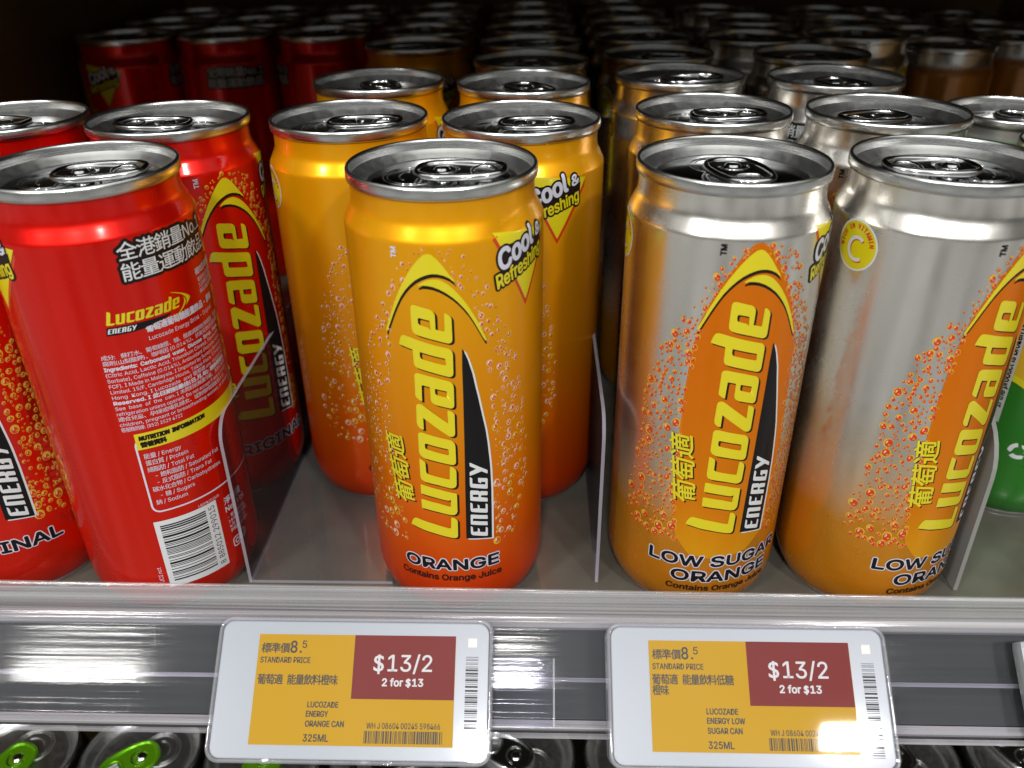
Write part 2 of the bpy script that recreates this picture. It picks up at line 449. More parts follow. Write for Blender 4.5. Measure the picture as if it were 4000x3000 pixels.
# letter outlines, capital height = 1000: (advance, loops)
GLYPHS = {
    '!': (0.385, '132 315 124 1000 260 1000 251 315;193 -9 175 -7 158 -2 143 6 129 17 118 31 109 46 104 63 103 81 104 98 109 115 118 130 129 144 143 155 158 163 175 168 193 170 211 168 227 163 242 155 256 144 267 130 275 115 280 98 282 81 280 63 275 46 267 31 256 17 242 6 227 -2 211 -7'),
    '"': (0.631, '153 624 138 1000 266 1000 252 624;379 624 364 1000 492 1000 478 624'),
    '#': (0.865, '475 0 640 1000 741 1000 577 0;20 276 37 377 786 377 769 276;125 0 289 1000 389 1000 226 0;79 622 96 724 844 724 828 622'),
    '%': (1.329, '345 556 314 557 286 563 260 572 237 584 216 599 198 617 183 637 170 659 160 683 153 708 148 734 147 762 147 811 148 838 153 864 160 889 170 913 183 935 199 955 217 973 238 988 261 1000 287 1009 315 1014 345 1016 376 1014 404 1009 430 1000 453 988 474 973 491 955 507 935 519 913 529 889 536 864 540 838 542 811 542 762 540 734 536 708 529 683 519 659 506 637 491 617 473 599 452 584 429 572 404 563 376 557;345 644 369 646 389 653 405 664 417 679 427 698 434 718 438 739 439 762 439 811 438 833 434 854 427 874 418 893 405 909 389 920 369 927 345 929 322 927 302 920 285 909 272 893 262 874 255 854 251 833 250 811 250 762 251 739 255 718 262 698 271 679 284 664 301 653 321 646;985 -19 955 -17 926 -12 901 -3 877 9 856 24 838 42 823 62 810 84 800 108 793 133 789 160 787 187 787 236 789 263 793 290 800 315 810 339 823 361 839 381 857 398 878 413 901 426 927 435 955 440 985 442 1016 440 1044 435 1070 426 1093 413 1114 398 1131 381 1147 361 1159 339 1169 315 1176 290 1180 263 1181 236 1181 187 1180 160 1176 133 1168 108 1158 84 1146 62 1130 42 1112 24 1092 9 1069 -3 1043 -12 1016 -17;985 68 1009 71 1028 77 1045 88 1057 104 1067 123 1074 143 1078 164 1079 187 1079 236 1078 258 1074 280 1067 300 1058 318 1046 334 1029 345 1009 352 985 354 962 352 942 345 925 334 912 318 903 300 896 280 891 258 890 236 890 187 891 164 895 143 902 123 912 104 925 88 941 77 961 71;260 0 948 1000 1062 1000 374 0'),
    '&': (0.88, '387 -13 339 -11 295 -4 254 7 217 23 183 43 153 66 128 92 106 122 89 154 77 188 70 224 67 262 69 293 74 321 82 348 93 372 108 396 125 418 144 440 166 461 191 482 217 504 246 526 276 548 425 659 435 666 445 674 455 683 465 692 475 702 484 713 493 725 500 737 507 750 511 764 514 780 515 796 513 819 507 840 497 858 483 875 465 888 445 898 422 904 396 906 378 905 361 902 345 897 330 891 317 882 305 872 294 861 285 848 278 833 273 818 270 801 269 784 270 766 273 748 278 731 286 714 295 697 305 680 318 662 332 643 347 624 364 603 382 582 401 558 860 0 715 0 337 455 238 575 218 601 200 626 185 651 172 676 162 701 154 728 150 755 148 783 150 815 156 846 165 874 179 901 195 925 215 946 238 965 264 981 293 993 324 1002 358 1008 393 1009 429 1008 463 1002 494 993 522 981 548 965 570 947 590 926 606 903 619 878 629 852 634 824 636 795 635 773 632 751 627 731 619 711 610 692 599 673 587 656 573 639 557 622 541 606 523 591 503 576 303 428 275 405 251 384 231 363 216 343 205 323 197 302 192 280 191 258 192 234 197 212 204 191 215 172 228 154 244 138 261 124 282 113 304 103 327 97 352 93 379 91 409 93 438 98 466 105 494 116 520 130 546 147 569 166 592 188 613 212 631 238 647 267 661 298 672 331 680 366 684 402 686 441 801 441 800 395 796 354 789 316 780 283 768 253 756 226 743 202 729 182 715 164 702 148 690 134 679 122 654 92 629 67 600 46 568 28 533 13 496 1 460 -7 423 -12'),
    "'": (0.405, '153 624 138 1000 266 1000 252 624'),
    '(': (0.537, '175 406 177 462 181 519 188 577 198 636 210 696 224 754 240 811 259 867 279 921 300 971 323 1017 347 1060 464 1060 439 1007 416 953 395 898 375 842 357 785 342 728 329 672 317 616 309 561 302 508 299 456 297 406 298 361 302 316 307 271 315 225 325 179 338 131 353 82 370 32 390 -20 412 -74 436 -130 464 -189 347 -189 307 -116 273 -42 243 32 219 107 200 183 186 258 178 332'),
    ')': (0.537, '73 -189 101 -129 127 -72 149 -17 169 35 186 86 201 135 213 182 222 229 230 274 235 318 239 362 240 406 238 456 235 508 228 561 219 616 208 672 195 728 180 785 162 842 143 898 121 953 98 1007 73 1060 190 1060 214 1017 237 971 258 921 279 867 297 811 313 754 327 696 340 636 349 576 356 518 360 461 362 406 359 331 351 256 337 180 317 105 293 30 263 -44 229 -117 190 -189'),
    '*': (0.891, '396 438 404 650 224 536 176 620 366 718 176 816 224 902 404 787 396 1000 492 1000 484 787 663 902 711 816 522 718 711 620 663 536 484 650 492 438'),
    '+': (0.891, '389 67 389 715 501 715 501 67;121 338 121 444 768 444 768 338'),
    ',': (0.369, '74 -235 133 140 269 140 166 -235'),
    '-': (0.891, '662 481 662 369 224 369 224 481'),
    '.': (0.369, '187 -9 169 -7 153 -2 138 6 124 17 112 31 104 46 99 63 97 81 99 99 104 115 112 130 124 144 138 156 153 164 169 169 187 170 205 169 222 164 237 156 251 144 262 130 271 115 276 99 277 81 276 63 271 46 262 31 251 17 237 6 222 -2 205 -7'),
    '/': (0.49, '462 1047 140 -150 28 -150 350 1047'),
    '0': (0.891, '446 -13 392 -10 342 2 297 21 255 47 218 81 186 122 158 169 135 223 117 283 104 349 97 421 94 499 97 577 104 649 118 716 136 776 159 830 187 878 219 918 256 952 298 979 343 998 392 1010 446 1013 499 1010 548 998 594 979 635 952 672 918 704 878 732 830 755 776 773 716 786 649 794 577 797 499 794 421 786 349 773 283 755 223 732 169 705 122 673 81 636 47 594 21 549 2 499 -10;446 97 481 100 513 109 543 124 570 145 595 171 616 203 634 240 649 283 661 330 669 382 674 438 676 499 674 561 669 618 661 670 649 717 634 760 616 797 595 829 570 855 543 876 513 891 481 900 446 903 410 900 377 891 348 876 320 855 296 829 275 797 257 760 242 717 230 670 222 618 216 561 215 499 216 438 222 382 230 330 242 283 257 240 275 203 296 171 320 145 348 124 377 109 410 100'),
    '1': (0.891, '150 0 150 107 768 107 768 0;542 1000 542 0 417 0 417 881 411 881 169 703 169 839 390 1000'),
    '2': (0.891, '126 0 126 93 460 450 488 479 513 506 535 531 555 555 572 578 587 600 600 621 611 642 619 663 625 685 628 707 630 730 628 756 623 780 616 802 605 823 591 841 575 857 557 871 537 883 515 892 491 898 466 902 440 903 411 902 385 897 361 890 339 880 318 866 301 851 286 833 273 813 263 790 255 766 251 740 250 711 129 711 131 755 139 796 152 834 169 869 192 902 218 930 248 955 281 976 318 992 357 1004 398 1011 442 1013 486 1011 527 1004 565 992 601 976 634 956 663 932 688 905 710 875 727 842 739 808 747 771 749 732 748 705 744 677 738 651 729 624 717 598 702 569 683 540 660 508 634 475 602 437 566 397 525 353 300 119 300 111 765 111 765 0'),
    '3': (0.891, '428 -13 383 -11 341 -5 300 5 261 19 224 37 192 59 163 84 138 113 117 145 102 180 91 218 86 259 215 259 219 234 226 211 236 190 249 171 264 154 282 139 302 127 325 116 349 108 374 103 401 99 430 98 460 99 488 103 515 110 541 119 564 131 585 146 603 163 618 183 631 205 640 229 645 256 647 285 645 312 641 337 632 362 621 386 606 407 588 427 566 444 540 459 510 471 476 480 438 485 395 487 308 487 308 588 566 881 566 889 137 889 137 1000 732 1000 732 905 415 547 415 568 469 570 518 567 564 558 606 542 644 522 677 498 705 469 729 437 748 402 762 365 770 326 772 285 770 242 761 202 748 165 728 130 704 98 676 70 643 45 607 24 567 8 523 -4 477 -11'),
    '4': (0.891, '78 207 78 311 485 1000 611 1000 213 326 213 319 812 319 812 207;554 0 554 238 554 287 554 624 674 624 674 0'),
    '5': (0.891, '435 -13 391 -11 350 -5 312 6 275 22 242 41 212 64 186 89 163 118 144 150 130 183 122 219 117 256 240 256 244 234 250 213 259 193 271 175 286 158 302 143 320 130 341 118 362 110 385 103 410 99 435 98 464 100 492 105 518 114 543 127 565 142 585 160 603 181 617 205 629 231 638 258 643 288 644 319 643 350 637 380 629 408 616 435 601 459 583 480 563 499 540 515 515 528 488 537 459 542 428 544 403 543 378 540 354 535 329 528 306 518 285 508 267 496 252 483 132 497 189 1000 720 1000 720 889 296 889 263 593 268 593 285 606 305 619 326 629 349 639 373 646 399 651 424 655 451 656 485 654 517 649 548 642 578 631 606 617 632 601 656 582 678 561 698 537 716 511 732 484 745 454 755 423 763 390 767 356 768 321 766 274 758 229 744 188 725 149 702 113 674 81 642 54 607 30 568 11 526 -3 482 -11'),
    '6': (0.891, '445 -13 400 -11 357 -3 317 10 280 29 245 52 215 79 189 111 166 146 148 185 135 227 127 271 125 318 127 355 133 392 143 430 157 470 176 512 201 560 232 612 270 669 496 1000 633 1000 297 513 286 513 293 527 302 541 313 553 324 565 338 577 352 587 368 596 385 603 402 610 421 614 441 617 462 617 506 615 547 608 585 596 621 579 653 558 681 533 706 504 727 471 743 435 755 396 762 354 764 309 762 263 754 221 741 180 723 143 700 108 674 78 643 51 609 28 572 10 532 -3 490 -11;445 95 473 97 500 102 525 111 548 123 569 138 587 156 604 176 618 199 629 224 637 251 642 279 644 309 642 339 637 368 629 395 618 419 604 442 587 462 569 479 548 494 525 506 500 515 473 520 445 521 417 520 390 515 365 506 342 495 320 480 302 463 285 443 271 420 260 396 252 370 247 341 246 311 247 281 252 252 260 225 271 200 285 177 302 156 320 138 342 123 365 111 390 102 417 97'),
    '7': (0.891, '191 0 636 881 636 889 122 889 122 1000 768 1000 768 882 324 0'),
    '8': (0.891, '445 -13 396 -11 350 -4 307 7 266 22 230 42 198 65 170 92 146 121 127 154 113 189 105 226 102 266 104 297 108 327 117 356 128 384 142 409 158 433 177 455 199 474 222 490 246 504 273 513 300 520 300 525 265 537 234 554 206 577 182 605 163 637 149 672 141 709 138 748 141 785 148 820 161 853 178 884 199 913 225 938 254 960 287 979 322 994 361 1005 402 1011 445 1013 488 1011 528 1005 566 994 602 979 634 960 663 938 689 913 710 884 728 853 740 820 748 785 750 748 748 709 739 672 726 638 706 605 683 577 655 554 625 537 591 525 591 520 617 513 643 504 667 490 690 474 711 455 730 433 747 409 761 384 773 356 781 327 786 297 788 266 785 226 777 189 763 154 744 121 720 92 692 65 659 42 623 22 583 7 540 -4 494 -11;445 97 477 98 507 102 534 109 560 118 583 130 603 145 620 161 635 180 647 201 655 223 660 247 662 272 660 300 655 325 646 349 634 371 618 391 600 409 579 425 556 438 531 449 504 456 475 461 445 462 414 461 385 456 358 449 333 438 309 425 289 409 270 391 255 371 243 349 234 325 229 300 227 272 229 247 233 223 242 201 253 180 268 161 285 145 306 130 329 118 354 109 382 102 413 98;445 569 471 570 495 574 518 581 539 590 558 602 576 616 591 632 604 650 614 670 622 691 626 714 628 738 626 763 622 785 615 806 605 826 592 843 577 859 560 872 541 884 519 893 496 899 471 903 445 904 418 903 393 899 370 893 349 884 329 872 312 859 297 843 284 826 274 806 267 785 263 763 261 738 263 714 267 691 274 670 284 650 297 632 312 616 330 602 349 590 371 581 394 574 419 570'),
    '9': (0.891, '444 1013 490 1011 532 1003 572 990 610 971 644 948 674 921 701 889 723 854 741 815 754 773 762 729 764 682 762 645 756 608 746 570 733 530 714 488 688 440 657 388 619 331 394 0 256 0 593 487 604 487 597 473 588 459 577 447 565 435 552 423 537 413 522 404 505 397 487 390 468 386 449 383 428 383 384 385 343 392 305 404 269 421 237 442 209 467 184 496 163 529 146 565 134 604 127 646 125 691 127 737 135 780 148 820 166 858 189 892 216 922 246 949 280 972 318 990 357 1003 400 1011;444 905 417 903 390 898 366 889 342 877 321 862 302 844 286 824 272 801 261 776 253 749 248 721 246 691 248 661 253 632 261 606 272 581 286 558 302 538 321 521 342 506 366 494 390 485 417 480 444 479 473 480 499 485 524 494 548 505 569 520 588 537 604 557 618 580 629 605 637 631 642 659 644 689 642 719 637 748 629 775 618 800 604 823 588 844 569 862 548 877 525 889 500 898 473 903'),
    ':': (0.369, '187 -9 169 -7 153 -2 138 6 124 17 112 31 104 46 99 63 97 81 99 99 104 115 112 130 124 144 138 156 153 164 169 169 187 170 205 169 222 164 237 156 251 144 262 130 271 115 276 99 277 81 276 63 271 46 262 31 251 17 237 6 222 -2 205 -7;187 532 169 534 153 539 138 547 124 558 112 572 104 587 99 604 97 621 99 640 104 656 112 671 124 685 138 697 153 705 169 710 187 711 205 710 222 705 237 697 251 685 262 671 271 656 276 640 277 621 276 604 271 587 262 572 251 558 237 547 222 539 205 534'),
    ';': (0.369, '74 -235 133 140 269 140 166 -235;203 532 186 534 169 539 154 547 140 558 128 572 120 587 115 604 113 621 115 640 120 656 128 671 140 685 154 697 169 705 186 710 203 711 221 710 238 705 253 697 267 685 279 671 287 656 292 640 293 621 292 604 287 587 279 572 267 558 253 547 238 539 221 534'),
    '<': (0.891, '128 349 128 433 762 753 762 621 279 393 283 401 283 382 279 389 762 159 762 30'),
    '=': (0.891, '142 481 142 592 749 592 749 481;142 191 142 301 749 301 749 191'),
    '>': (0.891, '760 349 128 30 128 159 610 389 605 382 605 401 610 393 128 621 128 753 760 433'),
    '?': (0.705, '260 298 260 313 261 355 264 392 270 424 278 451 288 474 300 495 314 513 330 529 348 544 367 558 388 572 410 586 432 601 452 618 469 636 485 656 498 678 507 702 512 727 514 754 513 777 509 798 502 818 492 836 480 852 467 866 451 878 433 889 414 897 394 903 372 906 349 907 328 906 308 903 288 898 269 890 252 880 235 868 221 853 208 836 197 817 189 795 184 771 181 744 54 744 57 785 66 823 79 858 96 889 118 918 143 943 171 964 202 982 236 995 272 1005 309 1011 349 1013 391 1011 431 1005 467 995 501 980 531 961 558 940 581 915 601 887 617 856 628 823 635 788 637 750 635 711 628 675 617 642 601 612 582 584 558 558 531 534 500 513 480 500 461 487 445 474 431 462 418 449 408 435 399 420 392 404 387 385 383 364 381 339 381 311 381 298;322 -9 304 -7 287 -2 272 6 258 17 247 31 239 46 234 63 232 81 234 98 239 115 247 130 258 144 272 155 287 163 304 168 322 170 340 168 356 163 371 155 385 144 397 130 405 115 410 98 411 81 410 63 405 46 397 31 385 17 371 6 356 -2 340 -7'),
    '@': (1.329, '699 -266 627 -263 559 -255 495 -242 435 -224 380 -201 329 -173 283 -141 241 -103 203 -62 171 -15 143 36 120 91 102 150 89 214 82 281 79 352 82 422 90 488 103 550 121 608 144 663 172 714 204 760 241 802 283 840 328 872 378 901 432 924 490 943 552 956 617 964 686 966 753 964 815 955 874 942 929 922 979 898 1025 870 1067 837 1105 801 1139 761 1168 719 1192 674 1213 627 1229 577 1240 527 1247 475 1249 423 1248 387 1247 351 1244 315 1241 279 1235 244 1228 211 1219 179 1208 149 1195 121 1178 96 1159 75 1138 56 1113 40 1084 30 1052 23 1015 21 996 22 976 24 956 27 936 33 917 39 899 48 882 58 866 70 853 83 843 99 835 116 831 134 826 134 816 113 802 94 784 75 763 58 739 44 710 33 678 27 642 25 599 28 560 36 525 50 493 69 464 94 440 122 419 154 401 190 388 228 378 270 372 313 370 358 373 402 379 444 391 484 406 520 426 554 449 584 476 611 505 633 538 651 573 664 609 672 648 674 680 673 708 669 734 661 757 651 777 639 794 626 807 614 818 601 824 601 824 658 931 658 931 217 932 197 936 179 943 162 953 146 965 133 980 124 998 118 1018 116 1041 118 1062 124 1079 135 1094 149 1106 168 1117 191 1125 218 1132 250 1136 286 1140 327 1142 373 1142 423 1140 467 1135 509 1126 550 1114 591 1098 630 1078 667 1055 701 1028 734 997 764 963 790 926 813 884 833 839 849 791 860 738 867 683 869 626 867 573 860 523 849 476 834 432 814 392 791 355 763 322 731 292 696 266 657 244 614 225 567 211 518 200 465 194 409 192 350 194 290 200 233 211 180 225 130 244 84 266 41 293 2 323 -33 358 -64 396 -91 438 -114 484 -133 533 -148 586 -159 642 -166 703 -168 730 -167 757 -165 783 -162 809 -158 834 -153 858 -147 880 -141 901 -135 962 -115 991 -210 975 -216 956 -223 936 -229 912 -236 888 -242 862 -247 835 -252 808 -257 780 -261 752 -264 725 -265;648 128 678 129 706 134 730 142 752 154 770 168 786 186 799 208 810 233 818 260 824 292 828 326 829 363 828 401 824 434 818 464 809 489 797 510 784 528 767 543 749 554 728 562 704 568 678 572 650 573 624 571 599 566 577 557 556 545 538 530 521 512 508 492 496 469 487 445 480 419 476 392 475 363 476 332 480 303 485 274 493 247 503 221 515 198 530 178 548 160 568 146 592 136 618 130'),
    'A': (0.943, '32 0 396 1000 543 1000 910 0 777 0 564 595 554 624 543 656 532 692 519 732 506 775 491 825 474 880 456 940 482 940 464 879 448 823 432 773 418 729 406 690 394 654 384 622 374 595 167 0;216 279 216 391 727 391 727 279'),
    'B': (0.897, '118 0 118 1000 474 1000 524 998 569 991 610 980 646 964 678 945 706 923 730 897 749 869 763 838 774 805 780 771 783 735 781 704 777 677 770 652 760 629 748 609 734 591 718 576 700 562 681 550 661 540 640 531 619 524 619 515 643 512 667 506 690 496 714 483 736 466 756 447 775 425 791 399 804 371 814 340 820 305 821 268 819 231 813 196 802 163 787 131 767 102 742 77 712 54 677 35 637 20 592 9 541 2 485 0;245 112 481 112 535 115 581 123 619 137 648 157 670 180 686 207 696 236 699 268 697 293 692 317 684 340 673 361 659 381 642 399 623 415 601 429 576 440 549 447 520 452 488 454 245 454;245 561 468 561 495 562 520 566 544 573 566 582 587 594 605 608 621 624 635 642 646 662 654 683 659 707 660 732 658 763 649 793 635 819 614 843 588 863 556 877 517 885 472 888 245 888'),
    'C': (1.003, '526 -13 463 -10 403 2 347 22 295 49 248 83 205 125 168 172 137 227 112 287 94 352 83 423 79 499 83 576 94 647 112 713 137 773 168 827 205 875 248 916 295 951 347 978 403 998 463 1010 526 1013 563 1012 599 1008 635 1001 669 991 702 979 733 964 762 946 790 926 816 904 840 879 861 852 880 822 897 791 910 758 921 722 930 685 803 685 796 710 788 733 777 755 765 776 752 794 737 812 720 828 702 842 683 855 663 866 642 875 620 883 597 888 574 893 550 895 526 896 481 893 438 884 398 870 361 850 326 824 296 793 269 757 246 715 227 669 214 617 206 561 203 499 206 438 214 382 227 331 246 284 269 243 296 207 327 176 361 150 399 130 439 116 481 107 526 104 550 105 574 107 597 112 620 118 642 125 663 135 683 146 702 158 720 173 737 188 752 206 765 225 777 245 788 267 796 291 803 315 930 315 922 278 911 243 897 210 881 178 862 149 840 122 817 97 791 74 763 54 734 37 702 22 669 9 635 -1 600 -8 563 -12'),
    'D': (0.987, '430 0 189 0 189 112 422 112 481 115 534 124 582 138 625 159 663 185 695 216 723 252 745 293 762 339 775 389 782 443 785 502 782 560 775 614 762 663 745 709 723 749 696 785 665 816 628 842 587 862 541 876 490 885 434 888 183 888 183 1000 443 1000 513 996 579 985 638 966 693 940 742 907 785 868 821 821 852 769 876 710 894 646 904 577 907 502 904 427 893 357 876 292 852 233 821 180 783 134 739 94 689 60 633 34 571 15 504 4;245 1000 245 0 118 0 118 1000'),
    'E': (0.823, '118 0 118 1000 732 1000 732 888 245 888 245 562 699 562 699 450 245 450 245 112 738 112 738 0'),
    'F': (0.806, '118 0 118 1000 726 1000 726 888 245 888 245 547 681 547 681 435 245 435 245 0'),
    'G': (1.023, '528 -13 463 -10 403 2 346 22 294 49 246 84 204 125 167 173 136 227 111 287 93 353 83 423 79 499 83 576 93 647 111 713 136 773 167 827 203 875 245 916 293 951 344 978 400 998 458 1010 521 1013 560 1012 597 1008 634 1000 669 990 703 977 735 961 765 943 793 922 819 899 842 874 864 847 883 818 899 788 913 755 924 721 932 685 802 685 794 709 784 732 773 753 761 773 748 791 733 809 717 825 700 839 682 852 662 864 642 873 620 882 597 888 573 892 548 895 521 896 478 893 436 884 397 870 360 850 326 824 295 793 269 757 246 715 227 669 214 617 206 561 203 499 206 438 214 382 227 331 246 285 269 243 296 207 327 176 362 150 400 130 440 116 483 107 528 104 569 106 608 113 644 124 678 140 708 160 735 183 759 211 779 242 795 277 806 314 813 355 815 398 854 391 556 391 556 503 940 503 940 393 936 334 926 278 910 226 886 179 857 135 823 97 784 65 740 37 692 15 641 -1 586 -10'),
    'H': (1.016, '118 0 118 1000 245 1000 245 568 771 568 771 1000 898 1000 898 0 771 0 771 456 245 456 245 0'),
    'I': (0.591, '61 0 61 112 232 112 232 888 61 888 61 1000 530 1000 530 888 359 888 359 112 530 112 530 0'),
    'J': (0.779, '364 -13 301 -9 244 6 193 30 148 64 112 107 86 159 70 218 65 286 65 340 192 340 192 286 195 243 204 205 218 173 239 146 264 125 294 110 327 101 364 98 400 101 433 110 462 125 487 146 508 173 522 205 531 243 534 286 534 1000 661 1000 661 286 656 218 640 159 614 107 578 64 534 30 483 6 426 -9'),
    'K': (0.917, '205 286 205 425 222 447 240 470 257 492 273 513 291 534 308 555 325 576 343 596 361 617 379 637 397 657 416 677 715 1000 881 1000 454 542 448 543;118 0 118 1000 245 1000 245 657 244 442 245 380 245 0;732 0 369 509 448 608 882 0'),
    'L': (0.772, '118 0 118 1000 245 1000 245 112 710 112 710 0'),
    'M': (1.235, '118 0 118 1000 298 1000 545 368 565 312 588 241 612 165 632 96 604 96 625 162 649 238 672 311 693 368 936 1000 1116 1000 1116 0 991 0 991 572 992 643 993 725 995 812 997 899 1008 899 1001 875 994 852 986 828 978 805 947 713 919 633 896 572 672 0 562 0 335 572 313 631 285 710 254 801 220 899 234 899 236 818 238 731 239 646 240 572 240 0'),
    'N': (1.029, '118 0 118 1000 268 1000 674 359 683 346 692 331 702 315 713 296 725 276 736 255 749 233 762 210 775 185 788 160 801 135 813 108 796 105 793 133 791 160 789 186 788 213 787 238 786 263 785 287 785 309 784 383 784 1000 911 1000 911 0 760 0 397 570 349 650 336 672 322 696 307 721 291 749 211 889 234 892 240 754 244 645 246 572 246 0'),
    'O': (1.048, '525 -13 462 -10 403 2 348 22 296 49 248 83 206 125 169 172 137 227 112 287 94 352 83 423 79 499 83 576 94 647 112 713 137 773 169 827 206 875 248 916 296 951 348 978 403 998 462 1010 525 1013 587 1010 647 998 702 978 754 951 802 916 844 875 880 827 912 773 937 713 955 647 966 576 969 499 966 423 955 352 937 287 912 227 880 172 844 125 802 83 754 49 702 22 647 2 587 -10;525 104 568 107 610 115 649 130 687 149 721 175 752 205 779 242 803 283 821 330 835 382 843 438 846 499 843 561 835 618 821 670 803 717 779 758 752 795 721 825 687 851 649 870 610 885 568 893 525 896 481 893 439 885 400 870 362 850 328 825 297 794 270 758 246 716 228 669 214 618 206 561 203 499 206 438 214 382 228 330 246 284 270 242 297 206 328 175 362 150 400 130 439 115 481 107'),
    'P': (0.874, '118 0 118 1000 462 1000 518 997 568 990 613 976 653 958 689 935 719 909 745 879 766 845 782 808 794 769 801 727 803 683 801 640 794 598 782 559 766 522 745 488 719 457 689 430 653 407 613 389 568 376 518 368 462 365 215 365 215 477 457 477 494 478 528 483 558 492 584 503 606 518 626 535 642 555 655 577 665 601 672 627 676 654 677 683 676 712 672 740 665 765 655 789 642 811 626 831 606 848 584 862 557 874 527 882 494 887 456 889 245 889 245 0'),
    'Q': (1.048, '482 313 615 313 726 166 754 128 921 -94 788 -94 679 52 651 90;525 -13 462 -10 403 2 348 22 296 49 248 83 206 125 169 172 137 227 112 287 94 352 83 423 79 499 83 576 94 647 112 713 137 773 169 827 206 875 248 916 296 951 348 978 403 998 462 1010 525 1013 587 1010 647 998 702 978 754 951 802 916 844 875 880 827 912 773 937 713 955 647 966 576 969 499 966 423 955 352 937 287 912 227 880 172 844 125 802 83 754 49 702 22 647 2 587 -10;525 104 568 107 610 115 649 130 687 149 721 175 752 205 779 242 803 283 821 330 835 382 843 438 846 499 843 561 835 618 821 670 803 717 779 758 752 795 721 825 687 851 649 870 610 885 568 893 525 896 481 893 439 885 400 870 362 850 328 825 297 794 270 758 246 716 228 669 214 618 206 561 203 499 206 438 214 382 228 330 246 284 270 242 297 206 328 175 362 150 400 130 439 115 481 107'),
    'R': (0.883, '118 0 118 1000 464 1000 519 998 569 990 614 978 655 960 690 939 721 913 746 884 767 851 784 815 795 777 802 736 805 692 802 648 795 607 784 569 767 534 746 501 721 473 690 448 654 427 614 410 569 398 519 391 464 389 189 389 189 501 459 501 496 503 530 507 559 514 585 524 608 537 627 553 643 570 656 591 666 613 673 637 677 664 679 692 677 721 673 748 666 773 656 796 643 816 627 835 608 851 585 864 559 875 529 882 495 887 458 889 245 889 245 0;694 0 452 450 595 450 841 0'),
    'S': (0.878, '440 -17 387 -15 338 -9 293 3 251 18 213 38 179 61 150 88 126 118 105 152 90 188 80 227 75 268 205 268 209 241 217 216 228 193 243 172 260 155 280 139 302 126 327 115 354 107 381 101 410 98 440 97 473 98 504 102 534 109 562 118 588 131 610 145 630 162 648 181 661 201 671 224 677 248 679 274 678 297 673 317 664 335 653 352 638 366 622 379 603 391 582 402 559 412 534 421 508 429 481 437 361 470 303 489 251 512 207 538 169 568 140 603 119 641 106 684 102 732 105 773 113 811 127 847 147 880 172 910 201 936 234 959 270 979 311 994 353 1005 399 1011 446 1013 495 1011 540 1005 582 994 621 978 657 959 689 936 717 911 741 882 761 850 775 817 784 781 788 743 663 743 656 778 642 810 621 837 594 860 562 878 526 891 486 899 442 901 411 900 382 896 354 889 329 880 306 869 285 855 268 840 253 822 241 803 233 783 228 761 226 738 228 714 234 692 244 673 257 656 274 641 292 627 312 616 333 606 355 597 376 589 397 582 417 577 519 549 542 543 565 536 588 527 612 518 637 508 660 496 683 482 705 467 726 450 744 432 761 411 776 388 787 363 796 336 801 305 803 272 800 233 792 195 779 159 760 125 736 94 707 66 674 42 636 21 593 4 546 -8 495 -15'),
    'T': (0.882, '62 888 62 1000 819 1000 819 888 505 888 505 0 379 0 379 888'),
    'U': (1.017, '509 -16 452 -13 398 -5 349 10 303 30 261 55 225 85 193 119 166 157 145 199 130 243 121 290 118 340 118 1000 244 1000 244 350 246 315 252 282 262 251 277 222 294 195 315 172 340 151 368 134 399 119 433 109 469 103 509 101 549 103 585 109 619 119 650 134 678 151 702 172 723 195 740 222 754 251 764 282 770 315 772 350 772 1000 899 1000 899 340 896 290 887 243 871 199 850 157 824 119 792 85 756 55 714 30 669 10 619 -5 566 -13'),
    'V': (0.943, '401 0 32 1000 166 1000 378 405 387 378 398 346 410 310 423 270 437 225 453 175 469 120 487 60 461 60 479 121 495 177 511 227 525 271 538 311 549 347 560 378 569 405 776 1000 910 1000 546 0'),
    'W': (1.349, '305 0 32 1000 162 1000 321 385 327 361 333 336 339 311 345 286 367 184 372 158 378 132 382 105 387 78 372 78 377 105 382 132 387 158 393 184 398 210 404 235 409 261 415 286 440 385 602 1000 746 1000 907 385 914 361 920 336 927 311 933 286 956 184 961 158 967 132 972 105 977 78 960 78 965 105 970 132 975 158 981 184 986 210 992 235 997 261 1003 286 1028 385 1186 1000 1316 1000 1042 0 895 0 723 635 715 667 706 700 698 734 691 769 683 807 675 847 668 889 660 934 687 934 680 891 673 851 665 812 658 776 651 741 643 705 634 670 625 635 453 0'),
    'X': (0.932, '36 0 427 559 427 464 58 1000 205 1000 350 787 364 766 378 745 390 727 401 710 411 694 421 678 430 662 439 647 448 630 458 613 468 594 479 574 456 574 495 646 504 662 514 678 524 694 534 710 587 787 734 1000 877 1000 509 470 509 564 896 0 750 0 574 254 528 324 518 339 509 354 500 369 491 384 482 400 473 417 463 435 453 454 481 454 471 436 461 418 452 402 443 386 434 371 425 356 415 341 405 326 357 254 180 0'),
    'Y': (0.928, '400 0 400 409 32 1000 179 1000 378 677 394 651 409 625 423 599 437 574 450 548 463 519 477 488 491 453 440 453 453 488 467 520 480 550 494 576 507 601 521 626 536 651 551 677 749 1000 895 1000 527 409 527 0'),
    'Z': (0.862, '82 0 82 91 538 757 553 779 569 802 585 824 602 846 619 869 636 891 653 913 670 935 684 893 653 892 623 891 592 890 561 889 530 888 499 888 469 888 438 888 79 888 79 1000 780 1000 780 907 332 253 315 229 298 206 281 182 263 158 191 65 177 107 208 108 238 109 269 110 299 111 329 112 360 112 390 112 421 112 785 112 785 0'),
    '[': (0.537, '199 -189 199 1060 464 1060 464 958 314 958 314 -86 464 -86 464 -189'),
    '\\': (0.49, '350 -150 28 1047 140 1047 462 -150'),
    ']': (0.537, '72 -189 72 -86 223 -86 223 958 72 958 72 1060 338 1060 338 -189'),
